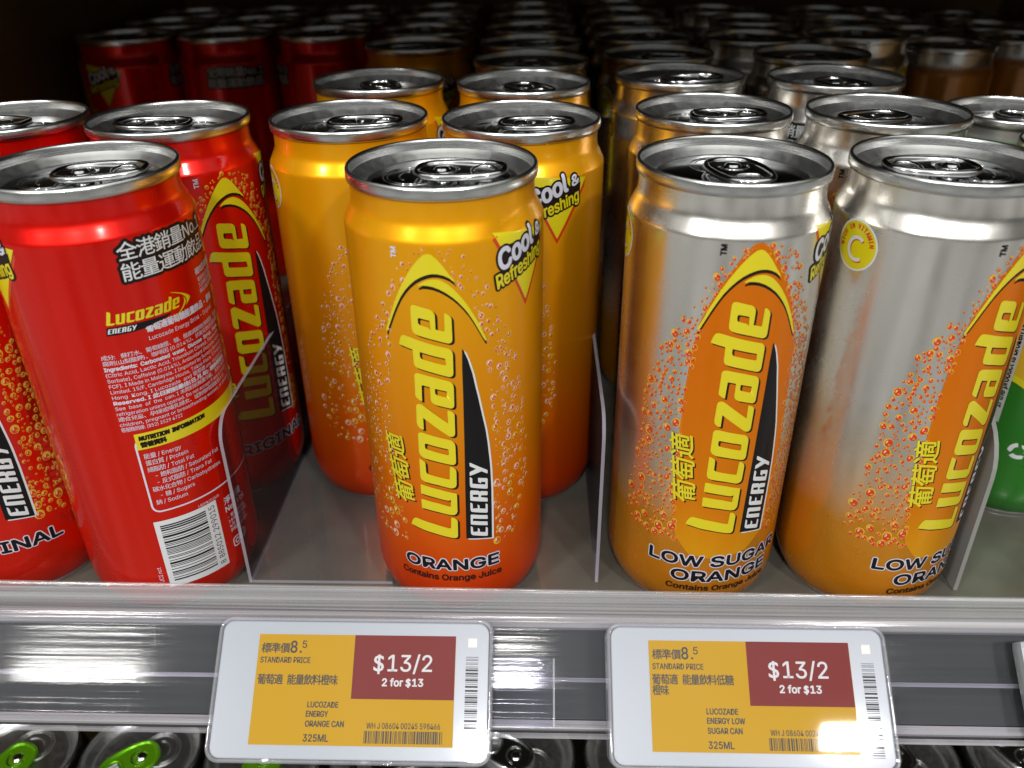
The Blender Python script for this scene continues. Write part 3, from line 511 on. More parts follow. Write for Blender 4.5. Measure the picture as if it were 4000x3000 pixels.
    '^': (0.642, '303 913 338 913 338 862 303 862;52 546 254 968 388 968 590 546 471 546 316 883 326 883 172 546'),
    '_': (0.627, '627 0 627 -111 0 -111 0 0'),
    '`': (0.431, '224 843 95 1040 229 1040 323 843'),
    'a': (0.765, '314 -17 280 -15 247 -10 215 -2 186 10 158 25 134 42 112 63 94 88 79 115 68 144 62 177 60 212 61 243 66 270 74 295 85 316 99 335 114 352 132 367 152 380 174 390 197 400 221 408 246 414 272 419 298 424 324 429 350 432 459 446 479 448 496 452 510 456 521 462 530 468 537 477 540 488 542 501 542 505 541 527 537 547 532 566 524 583 514 598 502 612 488 623 471 633 453 641 432 646 409 649 385 650 359 649 335 646 313 641 293 634 275 625 259 615 244 603 231 591 220 578 211 565 203 552 197 538 81 572 95 605 112 633 132 658 154 680 179 699 205 715 232 728 261 738 291 746 321 751 351 755 381 756 402 755 423 753 446 750 470 746 494 740 517 731 540 721 562 708 583 693 602 675 618 654 634 630 646 602 655 570 660 534 662 494 662 0 544 0 544 102 536 102 528 89 519 76 508 62 495 48 480 35 464 23 444 12 423 2 400 -6 374 -12 345 -16;335 89 367 91 397 96 424 104 448 115 470 129 488 145 504 163 518 183 528 204 536 226 540 248 542 271 542 373 537 369 530 365 521 361 510 358 498 354 484 351 470 348 455 346 394 337 345 330 324 327 303 323 283 318 264 312 246 304 230 296 216 286 203 274 193 260 186 244 182 226 181 206 182 188 185 171 192 156 200 142 211 130 224 119 239 110 255 103 273 97 292 93 313 90'),
    'b': (0.834, '451 -16 418 -15 389 -10 362 -3 339 7 318 20 300 33 284 47 271 61 259 76 249 90 240 103 232 115 220 115 220 0 103 0 103 1000 223 1000 223 628 232 628 240 639 249 652 259 665 270 680 283 694 299 708 317 721 337 733 360 743 387 750 417 754 450 756 496 753 538 744 578 729 615 709 649 683 679 652 705 616 727 575 744 530 757 481 765 428 767 371 765 314 757 261 745 212 727 166 705 125 679 89 650 58 616 32 579 11 539 -4 496 -13;433 92 466 94 497 101 524 113 549 129 572 149 591 172 607 199 621 229 631 262 639 297 643 334 645 372 643 411 639 447 632 481 621 513 608 543 591 569 572 592 550 612 525 628 497 639 466 646 433 648 400 646 369 640 342 629 317 613 295 594 276 572 259 546 246 517 235 485 228 450 223 412 221 372 223 332 228 294 235 259 246 226 260 196 276 170 296 147 318 128 343 112 370 101 400 94'),
    'c': (0.778, '407 -16 358 -13 312 -4 269 11 230 32 193 59 161 90 134 126 110 167 91 212 78 261 70 313 67 368 70 425 78 478 91 527 110 572 134 613 161 649 193 681 230 707 269 729 312 744 358 753 407 756 435 755 461 752 486 748 511 741 535 733 558 724 579 712 600 700 619 685 637 669 653 652 668 633 681 613 693 591 703 568 711 544 595 515 591 529 585 543 579 556 571 568 562 580 553 591 542 601 531 611 518 619 505 627 491 633 476 639 460 643 443 646 426 648 407 648 372 646 340 639 311 627 285 610 263 589 243 565 227 538 213 508 203 475 195 441 191 406 189 368 191 332 195 297 203 263 213 231 227 201 243 174 263 150 285 130 311 113 340 101 372 94 407 91 426 92 444 94 461 97 477 101 492 107 506 114 520 121 532 130 544 140 555 150 564 162 573 174 581 187 588 201 593 215 598 230 713 201 705 177 696 153 684 131 671 110 656 91 639 73 621 57 602 42 581 29 559 17 537 7 512 -1 487 -8 461 -12 435 -15'),
    'd': (0.834, '384 -16 339 -13 296 -4 256 11 219 32 185 58 155 89 129 125 107 166 90 212 77 261 70 314 67 371 70 428 77 481 90 530 108 575 130 616 156 652 186 683 220 709 257 729 297 744 339 753 385 756 418 754 448 750 474 743 497 733 518 721 536 708 551 694 565 680 576 665 586 652 595 639 602 628 611 628 611 1000 731 1000 731 0 615 0 615 115 603 115 595 103 586 90 576 76 564 61 550 47 534 33 516 20 496 7 473 -3 446 -10 417 -15;402 92 435 94 465 101 492 112 517 128 539 147 559 170 575 196 589 226 599 259 607 294 611 332 613 372 611 412 607 450 599 485 589 517 576 546 559 572 540 594 518 613 493 629 465 640 435 646 402 648 368 646 337 639 309 628 284 612 262 592 243 569 226 543 213 513 203 481 195 447 191 411 189 372 191 334 195 297 203 262 213 229 227 199 243 172 263 149 285 129 310 113 338 101 369 94'),
    'e': (0.794, '417 -16 364 -13 316 -4 271 11 230 32 193 59 161 90 133 126 109 167 91 212 78 260 70 312 67 367 70 423 78 475 91 524 109 569 132 611 159 647 190 679 226 706 266 728 308 743 354 753 403 756 434 754 464 751 493 744 522 735 551 723 578 709 603 691 628 670 650 646 670 619 687 588 702 554 714 516 723 475 728 430 730 381 730 333 147 333 147 434 664 434 609 397 607 433 603 467 596 498 585 528 572 555 556 578 538 599 516 617 492 631 465 641 436 647 403 649 371 647 341 641 313 630 288 616 265 598 245 578 228 555 214 530 203 503 195 474 190 445 189 415 189 349 190 309 196 273 205 239 217 209 233 182 251 158 273 138 297 121 324 108 353 98 384 92 417 91 439 91 460 94 480 98 499 104 516 111 532 120 547 131 561 143 573 157 584 172 593 189 601 207 717 179 707 151 694 124 678 100 659 77 637 57 612 38 585 22 555 9 524 -2 490 -10 454 -15'),
    'f': (0.499, '448 746 448 643 13 643 13 746;158 0 158 848 160 879 166 907 175 932 188 955 204 975 222 993 243 1008 266 1020 290 1029 316 1036 342 1040 368 1042 388 1041 406 1040 422 1038 437 1036 450 1033 461 1030 470 1027 477 1024 447 921 422 928 414 929 405 931 394 931 383 932 357 930 336 925 318 916 303 904 292 889 285 870 280 848 279 823 279 0'),
    'g': (0.836, '407 -296 367 -295 330 -291 295 -284 263 -274 234 -263 207 -249 183 -234 162 -216 143 -198 126 -178 112 -158 99 -136 199 -80 208 -92 217 -104 227 -117 239 -130 252 -142 267 -154 284 -164 303 -173 325 -181 349 -187 377 -190 407 -191 450 -189 489 -180 524 -167 555 -148 580 -123 598 -92 608 -55 612 -11 612 134 602 134 594 122 585 109 575 96 563 82 550 67 534 54 516 42 496 31 473 21 446 15 416 11 383 9 339 12 298 20 259 34 221 52 187 76 157 105 131 139 108 177 90 220 77 268 70 320 67 376 70 432 77 484 90 532 108 577 130 617 157 652 187 683 221 709 258 729 298 744 340 753 385 756 418 754 448 750 475 743 498 733 519 721 537 708 553 695 566 680 578 665 588 652 597 639 605 627 615 627 615 746 732 746 732 -17 729 -64 721 -106 708 -143 689 -177 665 -205 637 -230 606 -251 571 -267 533 -280 493 -289 451 -294;403 116 436 118 466 124 493 134 518 148 540 165 559 186 576 210 590 238 600 269 608 302 613 339 614 379 613 417 608 454 601 487 590 519 576 547 560 573 541 595 519 614 494 629 466 640 436 646 403 648 369 646 338 639 310 628 285 612 263 593 243 570 227 545 213 516 203 484 195 451 191 416 189 379 191 340 195 305 203 272 214 241 227 213 244 188 264 167 286 149 311 135 339 124 369 118'),
    'h': (0.806, '223 446 223 0 103 0 103 1000 223 1000 223 565 201 565 220 613 243 653 269 686 299 712 332 731 368 745 406 753 447 756 484 754 518 748 550 738 580 724 607 707 631 685 652 660 670 631 684 597 694 560 700 518 702 472 702 0 582 0 582 462 579 504 571 540 556 572 537 598 512 620 483 635 450 644 413 647 387 646 362 641 338 634 316 624 296 611 278 595 262 577 248 556 237 532 230 506 225 477'),
    'i': (0.328, '103 0 103 746 223 746 223 0;164 870 148 872 133 876 119 883 106 894 95 906 87 919 83 934 81 950 83 966 87 981 95 994 106 1006 119 1017 133 1024 148 1028 164 1030 181 1028 197 1024 211 1017 224 1006 235 994 242 981 247 966 248 950 247 934 242 919 235 906 224 894 211 883 197 876 181 872'),
    'j': (0.328, '103 746 223 746 223 -59 222 -92 218 -123 210 -151 200 -178 186 -201 169 -222 150 -239 127 -254 102 -266 73 -274 42 -279 7 -281 -19 -281 -19 -170 4 -170 28 -169 49 -163 66 -154 80 -141 90 -125 97 -106 102 -83 103 -57;164 870 147 872 132 876 118 883 105 894 94 906 87 919 82 934 81 950 82 966 87 981 94 994 105 1006 118 1017 132 1024 147 1028 164 1030 181 1028 196 1024 210 1017 223 1006 234 994 242 981 246 966 248 950 246 934 242 919 234 906 223 894 210 883 196 876 181 872'),
    'k': (0.748, '216 268 216 416 237 416 559 746 708 746 362 392 348 392;103 0 103 1000 223 1000 223 0;578 0 291 365 376 450 732 0'),
    'l': (0.372, '274 -5 233 -2 198 6 169 20 145 40 127 64 114 93 106 127 103 166 103 1000 223 1000 223 194 224 170 227 151 231 135 236 122 244 114 255 107 270 103 287 102 315 103 334 107 355 5 318 -2 307 -3 296 -4 285 -5'),
    'm': (1.199, '103 0 103 746 220 746 221 581 211 581 220 609 231 635 245 659 260 680 278 698 297 715 317 728 338 739 361 748 384 754 407 758 431 759 470 756 506 747 537 731 565 709 588 682 607 652 621 617 631 579 614 579 622 606 633 631 646 653 663 674 681 693 702 710 724 725 748 737 774 747 801 754 829 758 858 759 890 757 921 752 950 743 977 731 1003 715 1025 695 1045 672 1063 646 1077 615 1087 581 1093 543 1095 501 1095 0 974 0 974 499 972 536 963 568 949 594 929 615 905 630 880 641 852 647 823 650 798 648 776 644 755 638 736 629 718 617 703 603 690 588 679 570 670 551 664 531 660 509 659 486 659 0 539 0 539 511 536 540 529 567 516 591 497 611 475 628 450 640 422 647 392 650 370 648 350 645 329 638 310 629 291 618 275 604 260 587 247 568 237 547 229 523 225 497 223 468 223 0'),
    'n': (0.805, '223 446 223 0 103 0 103 746 219 746 220 565 201 565 220 613 243 653 269 686 299 712 332 731 368 745 406 753 447 756 484 754 518 748 550 738 580 724 607 707 631 685 652 660 669 631 684 597 694 560 700 518 702 472 702 0 582 0 582 462 579 504 571 540 556 572 537 598 512 620 483 635 450 644 413 647 387 646 362 641 338 634 316 624 296 611 278 595 262 577 248 556 237 532 230 506 225 477'),
    'o': (0.816, '407 -16 358 -13 312 -4 269 11 230 32 193 59 161 90 134 126 110 167 91 212 78 261 70 313 67 368 70 425 78 478 91 527 110 572 134 613 161 649 193 681 230 707 269 729 312 744 358 753 407 756 457 753 504 744 547 729 587 707 623 681 655 649 683 613 706 572 725 527 738 478 746 425 749 368 746 313 738 261 725 212 706 167 683 126 655 90 623 59 587 32 547 11 504 -4 457 -13;407 91 443 94 476 101 505 113 531 130 554 150 574 174 590 201 604 231 614 263 622 297 626 332 628 368 626 405 622 441 614 475 604 507 590 538 574 565 554 589 531 610 505 627 476 639 443 646 407 648 372 646 340 639 311 627 285 610 263 589 243 565 227 538 213 508 203 475 195 441 191 406 189 368 191 332 195 297 203 263 213 231 227 201 243 174 263 150 285 130 311 113 340 101 372 94'),
    'p': (0.834, '103 -281 103 746 220 746 220 628 232 628 240 639 248 652 258 665 270 680 283 694 299 708 317 721 337 733 360 743 387 750 417 754 450 756 496 753 538 744 578 729 615 709 649 683 679 652 705 616 727 575 744 530 757 481 765 428 767 371 765 314 757 261 745 212 727 166 705 125 679 89 650 58 616 32 579 11 539 -4 496 -13 451 -16 418 -15 389 -10 362 -3 339 7 319 20 301 33 285 47 271 61 259 76 249 90 240 103 232 115 223 115 223 -281;433 92 466 94 497 101 524 113 549 129 572 149 591 172 607 199 621 229 631 262 639 297 643 334 645 372 643 411 639 447 632 481 621 513 608 543 591 569 572 592 550 612 525 628 497 639 466 646 433 648 400 646 369 640 342 629 317 613 295 594 276 572 259 546 246 517 235 485 228 450 223 412 221 372 223 332 228 294 235 259 246 226 260 196 276 170 296 147 318 128 343 112 370 101 400 94'),
    'q': (0.834, '731 -281 611 -281 611 115 602 115 595 103 586 90 575 76 564 61 550 47 534 33 516 20 496 7 473 -3 446 -10 417 -15 384 -16 339 -13 296 -4 256 11 219 32 185 58 155 89 129 125 107 166 90 212 77 261 70 314 67 371 70 428 77 481 90 530 108 575 130 616 156 652 186 683 220 709 257 729 297 744 339 753 385 756 418 754 448 750 474 743 497 733 518 721 536 708 551 694 565 680 576 665 586 652 595 639 603 628 615 628 615 746 731 746;402 92 435 94 465 101 492 112 517 128 539 147 559 170 575 196 589 226 599 259 607 294 611 332 613 372 611 412 607 450 599 485 589 517 576 546 559 572 540 594 518 613 493 629 465 640 435 646 402 648 368 646 337 639 309 628 284 612 262 592 243 569 226 543 213 513 203 481 195 447 191 411 189 372 191 334 195 297 203 262 213 229 227 199 243 172 263 149 285 129 310 113 338 101 369 94'),
    'r': (0.509, '103 0 103 746 219 746 219 631 227 631 239 658 255 682 276 703 300 722 327 737 355 748 386 754 419 756 451 756 479 754 479 634 452 638 441 639 430 640 419 640 407 640 381 639 357 635 334 628 313 618 293 606 276 592 260 576 247 557 237 537 229 515 225 491 223 466 223 0'),
    's': (0.717, '358 -16 320 -15 285 -10 252 -3 220 7 192 20 166 35 142 53 121 74 104 98 89 125 78 154 70 185 185 209 194 181 207 156 224 135 244 118 268 106 294 97 324 91 356 89 393 91 426 98 455 108 481 122 501 140 515 159 524 180 527 202 525 221 520 238 511 253 499 267 484 279 465 289 443 298 417 305 293 334 246 348 205 365 170 385 142 409 120 436 104 467 95 501 92 538 94 570 101 599 112 626 128 652 147 675 170 695 197 713 226 728 258 740 293 749 329 754 368 756 405 754 439 750 470 742 499 732 525 719 548 704 569 687 588 667 603 645 617 622 628 596 637 570 527 545 519 566 508 585 494 603 477 620 456 635 431 645 402 652 368 654 336 652 307 646 281 636 257 623 238 606 224 588 216 567 213 545 215 525 221 507 230 492 244 478 261 466 282 456 308 446 338 438 451 411 499 398 540 381 574 360 602 337 623 310 639 280 648 246 651 209 649 177 642 147 630 119 614 93 594 68 570 47 542 29 511 13 476 0 439 -9 400 -14'),
    't': (0.447, '401 746 401 643 13 643 13 746;128 926 248 926 248 192 249 169 253 150 259 133 267 120 279 111 294 104 313 99 335 98 364 100 397 105 419 3 409 1 399 -2 389 -4 377 -5 365 -7 354 -7 342 -8 331 -8 285 -5 245 4 210 20 181 42 158 69 141 102 131 140 128 183'),
    'u': (0.806, '358 -10 322 -8 288 -2 256 7 226 21 199 39 175 60 154 86 136 115 122 149 111 186 105 228 103 273 103 746 223 746 223 283 226 242 235 206 249 174 269 147 294 126 323 111 356 102 393 99 419 100 444 104 468 112 490 122 510 135 528 151 544 169 557 190 568 214 576 240 580 269 582 300 582 746 702 746 702 0 586 0 586 181 604 181 585 132 562 92 535 59 505 33 472 14 437 1 399 -7'),
    'v': (0.765, '319 0 34 746 166 746 325 305 337 271 348 238 358 204 367 171 376 138 385 105 395 73 404 41 362 41 371 73 381 105 390 138 399 171 408 204 418 238 429 271 440 305 599 746 730 746 445 0'),
    'w': (1.115, '270 0 44 746 171 746 262 420 272 385 282 348 292 309 302 268 313 225 323 180 334 132 344 81 324 81 334 130 344 177 355 222 365 265 375 306 385 346 395 384 405 420 495 746 622 746 711 420 720 384 730 347 740 308 750 267 760 224 770 179 781 131 791 81 769 81 780 130 791 178 801 223 812 266 822 307 832 346 843 384 852 420 944 746 1070 746 844 0 724 0 627 338 599 442 592 469 585 496 578 523 571 551 544 664 571 664 544 551 516 442 509 415 502 389 495 363 487 338 391 0'),
    'x': (0.744, '41 0 337 429 336 336 56 746 197 746 290 601 307 574 323 548 338 523 352 498 366 474 380 451 393 427 407 405 345 405 359 427 373 451 386 474 398 498 411 523 425 548 441 574 458 601 554 746 691 746 410 332 410 421 703 0 564 0 454 168 437 194 421 219 406 244 393 267 380 291 367 313 353 335 340 357 402 357 388 335 375 313 363 291 351 267 338 244 324 219 308 194 291 168 180 0'),
    'y': (0.765, '93 -272 121 -168 140 -172 157 -175 174 -177 189 -177 204 -175 218 -171 231 -165 244 -156 256 -145 267 -131 278 -114 287 -94 296 -70 319 -3 34 746 166 746 325 305 337 271 348 237 358 204 367 170 376 137 385 105 394 73 404 41 361 41 370 73 380 105 389 138 398 171 407 204 418 238 429 271 440 305 600 746 730 746 401 -114 389 -142 376 -167 362 -190 347 -210 331 -228 313 -243 294 -256 274 -267 252 -275 230 -281 205 -284 180 -285 165 -285 152 -284 139 -283 127 -281 116 -279 107 -277 99 -275'),
    'z': (0.748, '82 0 82 90 499 628 499 635 94 635 94 746 654 746 654 650 248 118 248 111 666 111 666 0'),
    '{': (0.537, '58 431 58 496 96 498 128 504 153 515 172 530 187 550 197 575 203 606 205 643 205 797 206 830 208 861 212 889 218 915 226 939 236 961 248 980 262 997 279 1012 297 1025 319 1036 343 1044 369 1051 398 1056 430 1059 464 1060 464 959 425 957 393 950 367 938 348 920 334 898 324 870 318 836 316 796 316 603 315 585 314 567 310 550 306 534 299 518 291 504 280 491 268 479 253 468 234 458 213 450 190 443 162 438 131 434 97 432;464 -189 430 -188 398 -185 369 -180 343 -173 319 -164 297 -154 279 -141 262 -126 248 -109 236 -90 226 -68 218 -44 212 -18 208 10 206 41 205 74 205 228 203 265 197 296 187 322 172 342 153 357 128 367 96 374 58 376 58 441 97 440 131 438 162 434 190 428 213 421 234 412 253 402 268 391 280 379 291 366 299 352 306 336 310 320 314 303 315 286 316 267 316 76 318 36 324 2 334 -26 348 -49 367 -66 393 -79 425 -86 464 -89;58 375 58 497 178 497 178 375'),
    '|': (0.452, '278 1322 278 -322 173 -322 173 1322'),
    '}': (0.537, '479 431 440 432 405 434 375 438 347 443 323 450 302 458 284 468 269 479 256 491 246 504 237 518 231 534 227 550 223 567 221 585 221 603 221 796 219 835 213 869 203 897 190 920 171 937 145 949 112 957 72 959 72 1060 107 1059 139 1056 168 1051 194 1044 218 1036 239 1025 258 1012 274 997 288 980 300 961 310 939 318 915 324 889 328 861 331 830 332 797 332 643 334 606 340 575 350 550 364 530 383 515 409 504 441 498 479 496;72 -189 72 -89 112 -86 145 -79 171 -66 190 -49 203 -26 213 2 219 36 221 76 221 267 221 286 223 303 227 320 231 336 237 352 246 366 256 379 269 391 284 402 302 412 323 421 347 428 375 434 405 438 440 440 479 441 479 376 440 373 409 367 383 356 364 341 350 321 340 295 334 264 332 228 332 74 331 41 328 10 324 -18 318 -44 310 -68 300 -90 288 -109 274 -126 258 -141 239 -154 218 -164 194 -173 168 -180 139 -185 107 -188;479 376 358 375 358 497 479 496'),
    '~': (0.891, '103 295 104 334 109 370 117 401 129 428 144 452 161 472 181 488 202 501 225 511 249 518 273 522 297 523 322 522 345 518 367 512 388 502 409 490 432 475 457 456 483 434 500 419 515 407 529 397 540 390 551 384 563 380 575 378 587 377 607 379 624 385 640 394 653 408 664 425 671 445 676 469 677 497 787 497 785 457 781 422 772 391 760 364 745 340 727 320 708 304 687 291 664 281 640 274 616 270 592 268 567 270 543 274 521 281 499 290 478 303 455 318 431 336 406 357 389 372 374 384 360 394 349 401 338 406 326 410 314 413 302 413 283 412 266 407 251 398 238 386 226 370 219 349 214 324 213 295'),
    ' ': (0.369, ''),
}
# flat shapes and lettering -> lists of (vertices 2D, faces)
_tmp = []
def _curve_to_flat(cd):
    o = bpy.data.objects.new('flat_shape', cd)
    COL.objects.link(o)
    dg = bpy.context.evaluated_depsgraph_get()
    me = bpy.data.meshes.new_from_object(o.evaluated_get(dg))
    v = [(p.co.x, p.co.y) for p in me.vertices]
    f = [tuple(p.vertices) for p in me.polygons]
    bpy.data.objects.remove(o)
    bpy.data.meshes.remove(me)
    bpy.data.curves.remove(cd)
    return v, f

def flat_poly(loops, offset=0.0):
    cd = bpy.data.curves.new('flat_shape', 'CURVE')
    cd.dimensions = '2D'
    cd.fill_mode = 'BOTH'
    cd.offset = offset
    for lp in loops:
        sp = cd.splines.new('POLY')
        sp.points.add(len(lp) - 1)
        for p, (x, y) in zip(sp.points, lp):
            p.co = (x, y, 0, 1)
        sp.use_cyclic_u = True
    return _curve_to_flat(cd)

CAP = 0.686
_glyphs = {}
def glyph(ch, res, bold):
    """one letter at capital height 1: (flat mesh, advance)"""
    key = (ch, res, bold)
    if key not in _glyphs:
        if ch in GLYPHS:
            adv, s = GLYPHS[ch]
            loops = []
            for lp in s.split(';'):
                n = [int(q) / 1000.0 for q in lp.split()]
                if n:
                    loops.append(list(zip(n[0::2], n[1::2])))
            _glyphs[key] = (flat_poly(loops, bold) if loops else ([], []), adv)
        else:
            cd = bpy.data.curves.new('lettering', 'FONT')
            cd.body = ch
            cd.size = 1.0 / CAP
            cd.resolution_u = res
            cd.fill_mode = 'FRONT'
            fl = _curve_to_flat(cd)
            wd = max([p[0] for p in fl[0]] + [0]) - min([p[0] for p in fl[0]] + [0])
            _glyphs[key] = (fl, 1.36 if not ch.isascii() else wd + 0.12)
    return _glyphs[key]

def flat_text(s, cap, bold=0.0, xs=1.0, shear=0.0, res=2, align='LEFT', width=None, space=1.0):
    """lettering with capital height cap (mm); bold widens the strokes by that many mm; width forces the total width"""
    fat = 0.0
    if bold > 0:
        fat, bold = bold, 0.0
    V, F, x = [], [], 0.0
    for ch in s:
        (v, f), adv = glyph(ch, res, round(bold / cap, 3))
        b = len(V)
        V += [(p[0] + x + shear * p[1], p[1]) for p in v]
        F += [tuple(q + b for q in t) for t in f]
        x += adv * space
    if not V:
        return [], []
    x0, x1 = min(p[0] for p in V), max(p[0] for p in V)
    sx = cap * xs if width is None else width / (x1 - x0)
    w = (x1 - x0) * sx
    dx = {'LEFT': 0, 'CENTER': -w / 2, 'RIGHT': -w}[align]
    vf = [((p[0] - x0) * sx + dx, p[1] * cap) for p in V], F
    if fat:
        vf = fatten(vf, fat, 6 if fat < 0.3 else 12)
    return vf

def fatten(vf, r, n=8):
    """heavier strokes: copies pushed out all round, each a micron above the last"""
    V, F = [], []
    for k in range(n + 1):
        a = 2 * math.pi * k / n
        d = r if k < n else 0
        b = len(V)
        V += [(p[0] + d * math.cos(a), p[1] + d * math.sin(a), k) for p in vf[0]]
        F += [tuple(i + b for i in q) for q in vf[1]]
    return V, F

def place(vf, x, y, rot=0.0, sc=1.0):
    v, f = vf
    c, s = math.cos(rad(rot)) * sc, math.sin(rad(rot)) * sc
    return [(x + p[0] * c - p[1] * s, y + p[0] * s + p[1] * c, p[2] if len(p) > 2 else 0) for p in v], f

def rect(x0, y0, x1, y1):
    return [(x0, y0), (x1, y0), (x1, y1), (x0, y1)], [(0, 1, 2, 3)]

def rrect(x0, y0, x1, y1, r, n=6):
    o = []
    for cx, cy, a0 in ((x1 - r, y0 + r, -90), (x1 - r, y1 - r, 0), (x0 + r, y1 - r, 90), (x0 + r, y0 + r, 180)):
        for k in range(n + 1):
            a = rad(a0 + 90 * k / n)
            o.append((cx + r * math.cos(a), cy + r * math.sin(a)))
    return o

def disc(x, y, rx, ry=None, n=12, rot=0.0):
    ry = ry or rx
    c, s = math.cos(rot), math.sin(rot)
    v = []
    for k in range(n):
        a = 2 * math.pi * k / n
        p, q = rx * math.cos(a), ry * math.sin(a)
        v.append((x + p * c - q * s, y + p * s + q * c))
    return v, [tuple(range(n))]

class Print:
    """ink on a can wall: flat shapes (u = mm round the wall, z = mm up) wrapped onto the lathe profile"""
    def __init__(self, profile, R):
        self.p, self.R = profile, R
        self.items = []
    def add(self, vf, mat, layer=1):
        if vf[0]:
            self.items.append((vf, mat, layer))
    def rad_at(self, z):
        p = self.p
        if z <= p[0][1]:
            return p[0][0]
        for (r0, z0), (r1, z1) in zip(p, p[1:]):
            if z0 <= z <= z1:
                return r0 + (r1 - r0) * (z - z0) / max(1e-9, z1 - z0)
        return p[-1][0]
    def mesh(self, name, du=0.0):
        V, F, MI, N, mats = [], [], [], [], []
        for (v, f), mat, layer in self.items:
            if mat not in mats:
                mats.append(mat)
            mi = mats.index(mat)
            bm = bmesh.new()
            bv = [bm.verts.new((p[0] + du, p[1], p[2] if len(p) > 2 else 0)) for p in v]
            for q in f:
                try:
                    bm.faces.new([bv[i] for i in q])
                except ValueError:
                    pass
            xs = [p[0] + du for p in v]
            zs = [p[1] for p in v]
            step = 1.6
            k = math.ceil(min(xs) / step)
            while k * step < max(xs):
                bmesh.ops.bisect_plane(bm, geom=bm.verts[:] + bm.edges[:] + bm.faces[:], plane_co=(k * step, 0, 0), plane_no=(1, 0, 0))
                k += 1
            if max(zs) > 130 or min(zs) < 13:
                for zc in (3, 5, 7, 9, 11, 12.9, 130.5, 132, 133.5, 135):
                    if min(zs) < zc < max(zs):
                        bmesh.ops.bisect_plane(bm, geom=bm.verts[:] + bm.edges[:] + bm.faces[:], plane_co=(0, zc, 0), plane_no=(0, 1, 0))
            bm.verts.index_update()
            b = len(V)
            for w in bm.verts:
                a = w.co.x / self.R
                z = w.co.y
                r = self.rad_at(z) + 0.018 + 0.035 * layer + 0.0012 * w.co.z
                V.append((r * math.sin(a), -r * math.cos(a), z))
                sl = (self.rad_at(z + 0.4) - self.rad_at(z - 0.4)) / 0.8
                nn = Vector((math.sin(a), -math.cos(a), -sl)).normalized()
                N.append(tuple(nn))
            for q in bm.faces:
                idx = [w.index + b for w in q.verts]
                c = Vector((0, 0, 0))
                nrm = Vector((0, 0, 0))
                pts = [Vector(V[i]) for i in idx]
                for i in range(len(pts)):
                    nrm += pts[i].cross(pts[(i + 1) % len(pts)])
                if nrm.dot(Vector(N[idx[0]])) < 0:
                    idx.reverse()
                F.append(idx)
                MI.append(mi)
            bm.free()
        return finish(name, V, F, mats, MI, True, N)

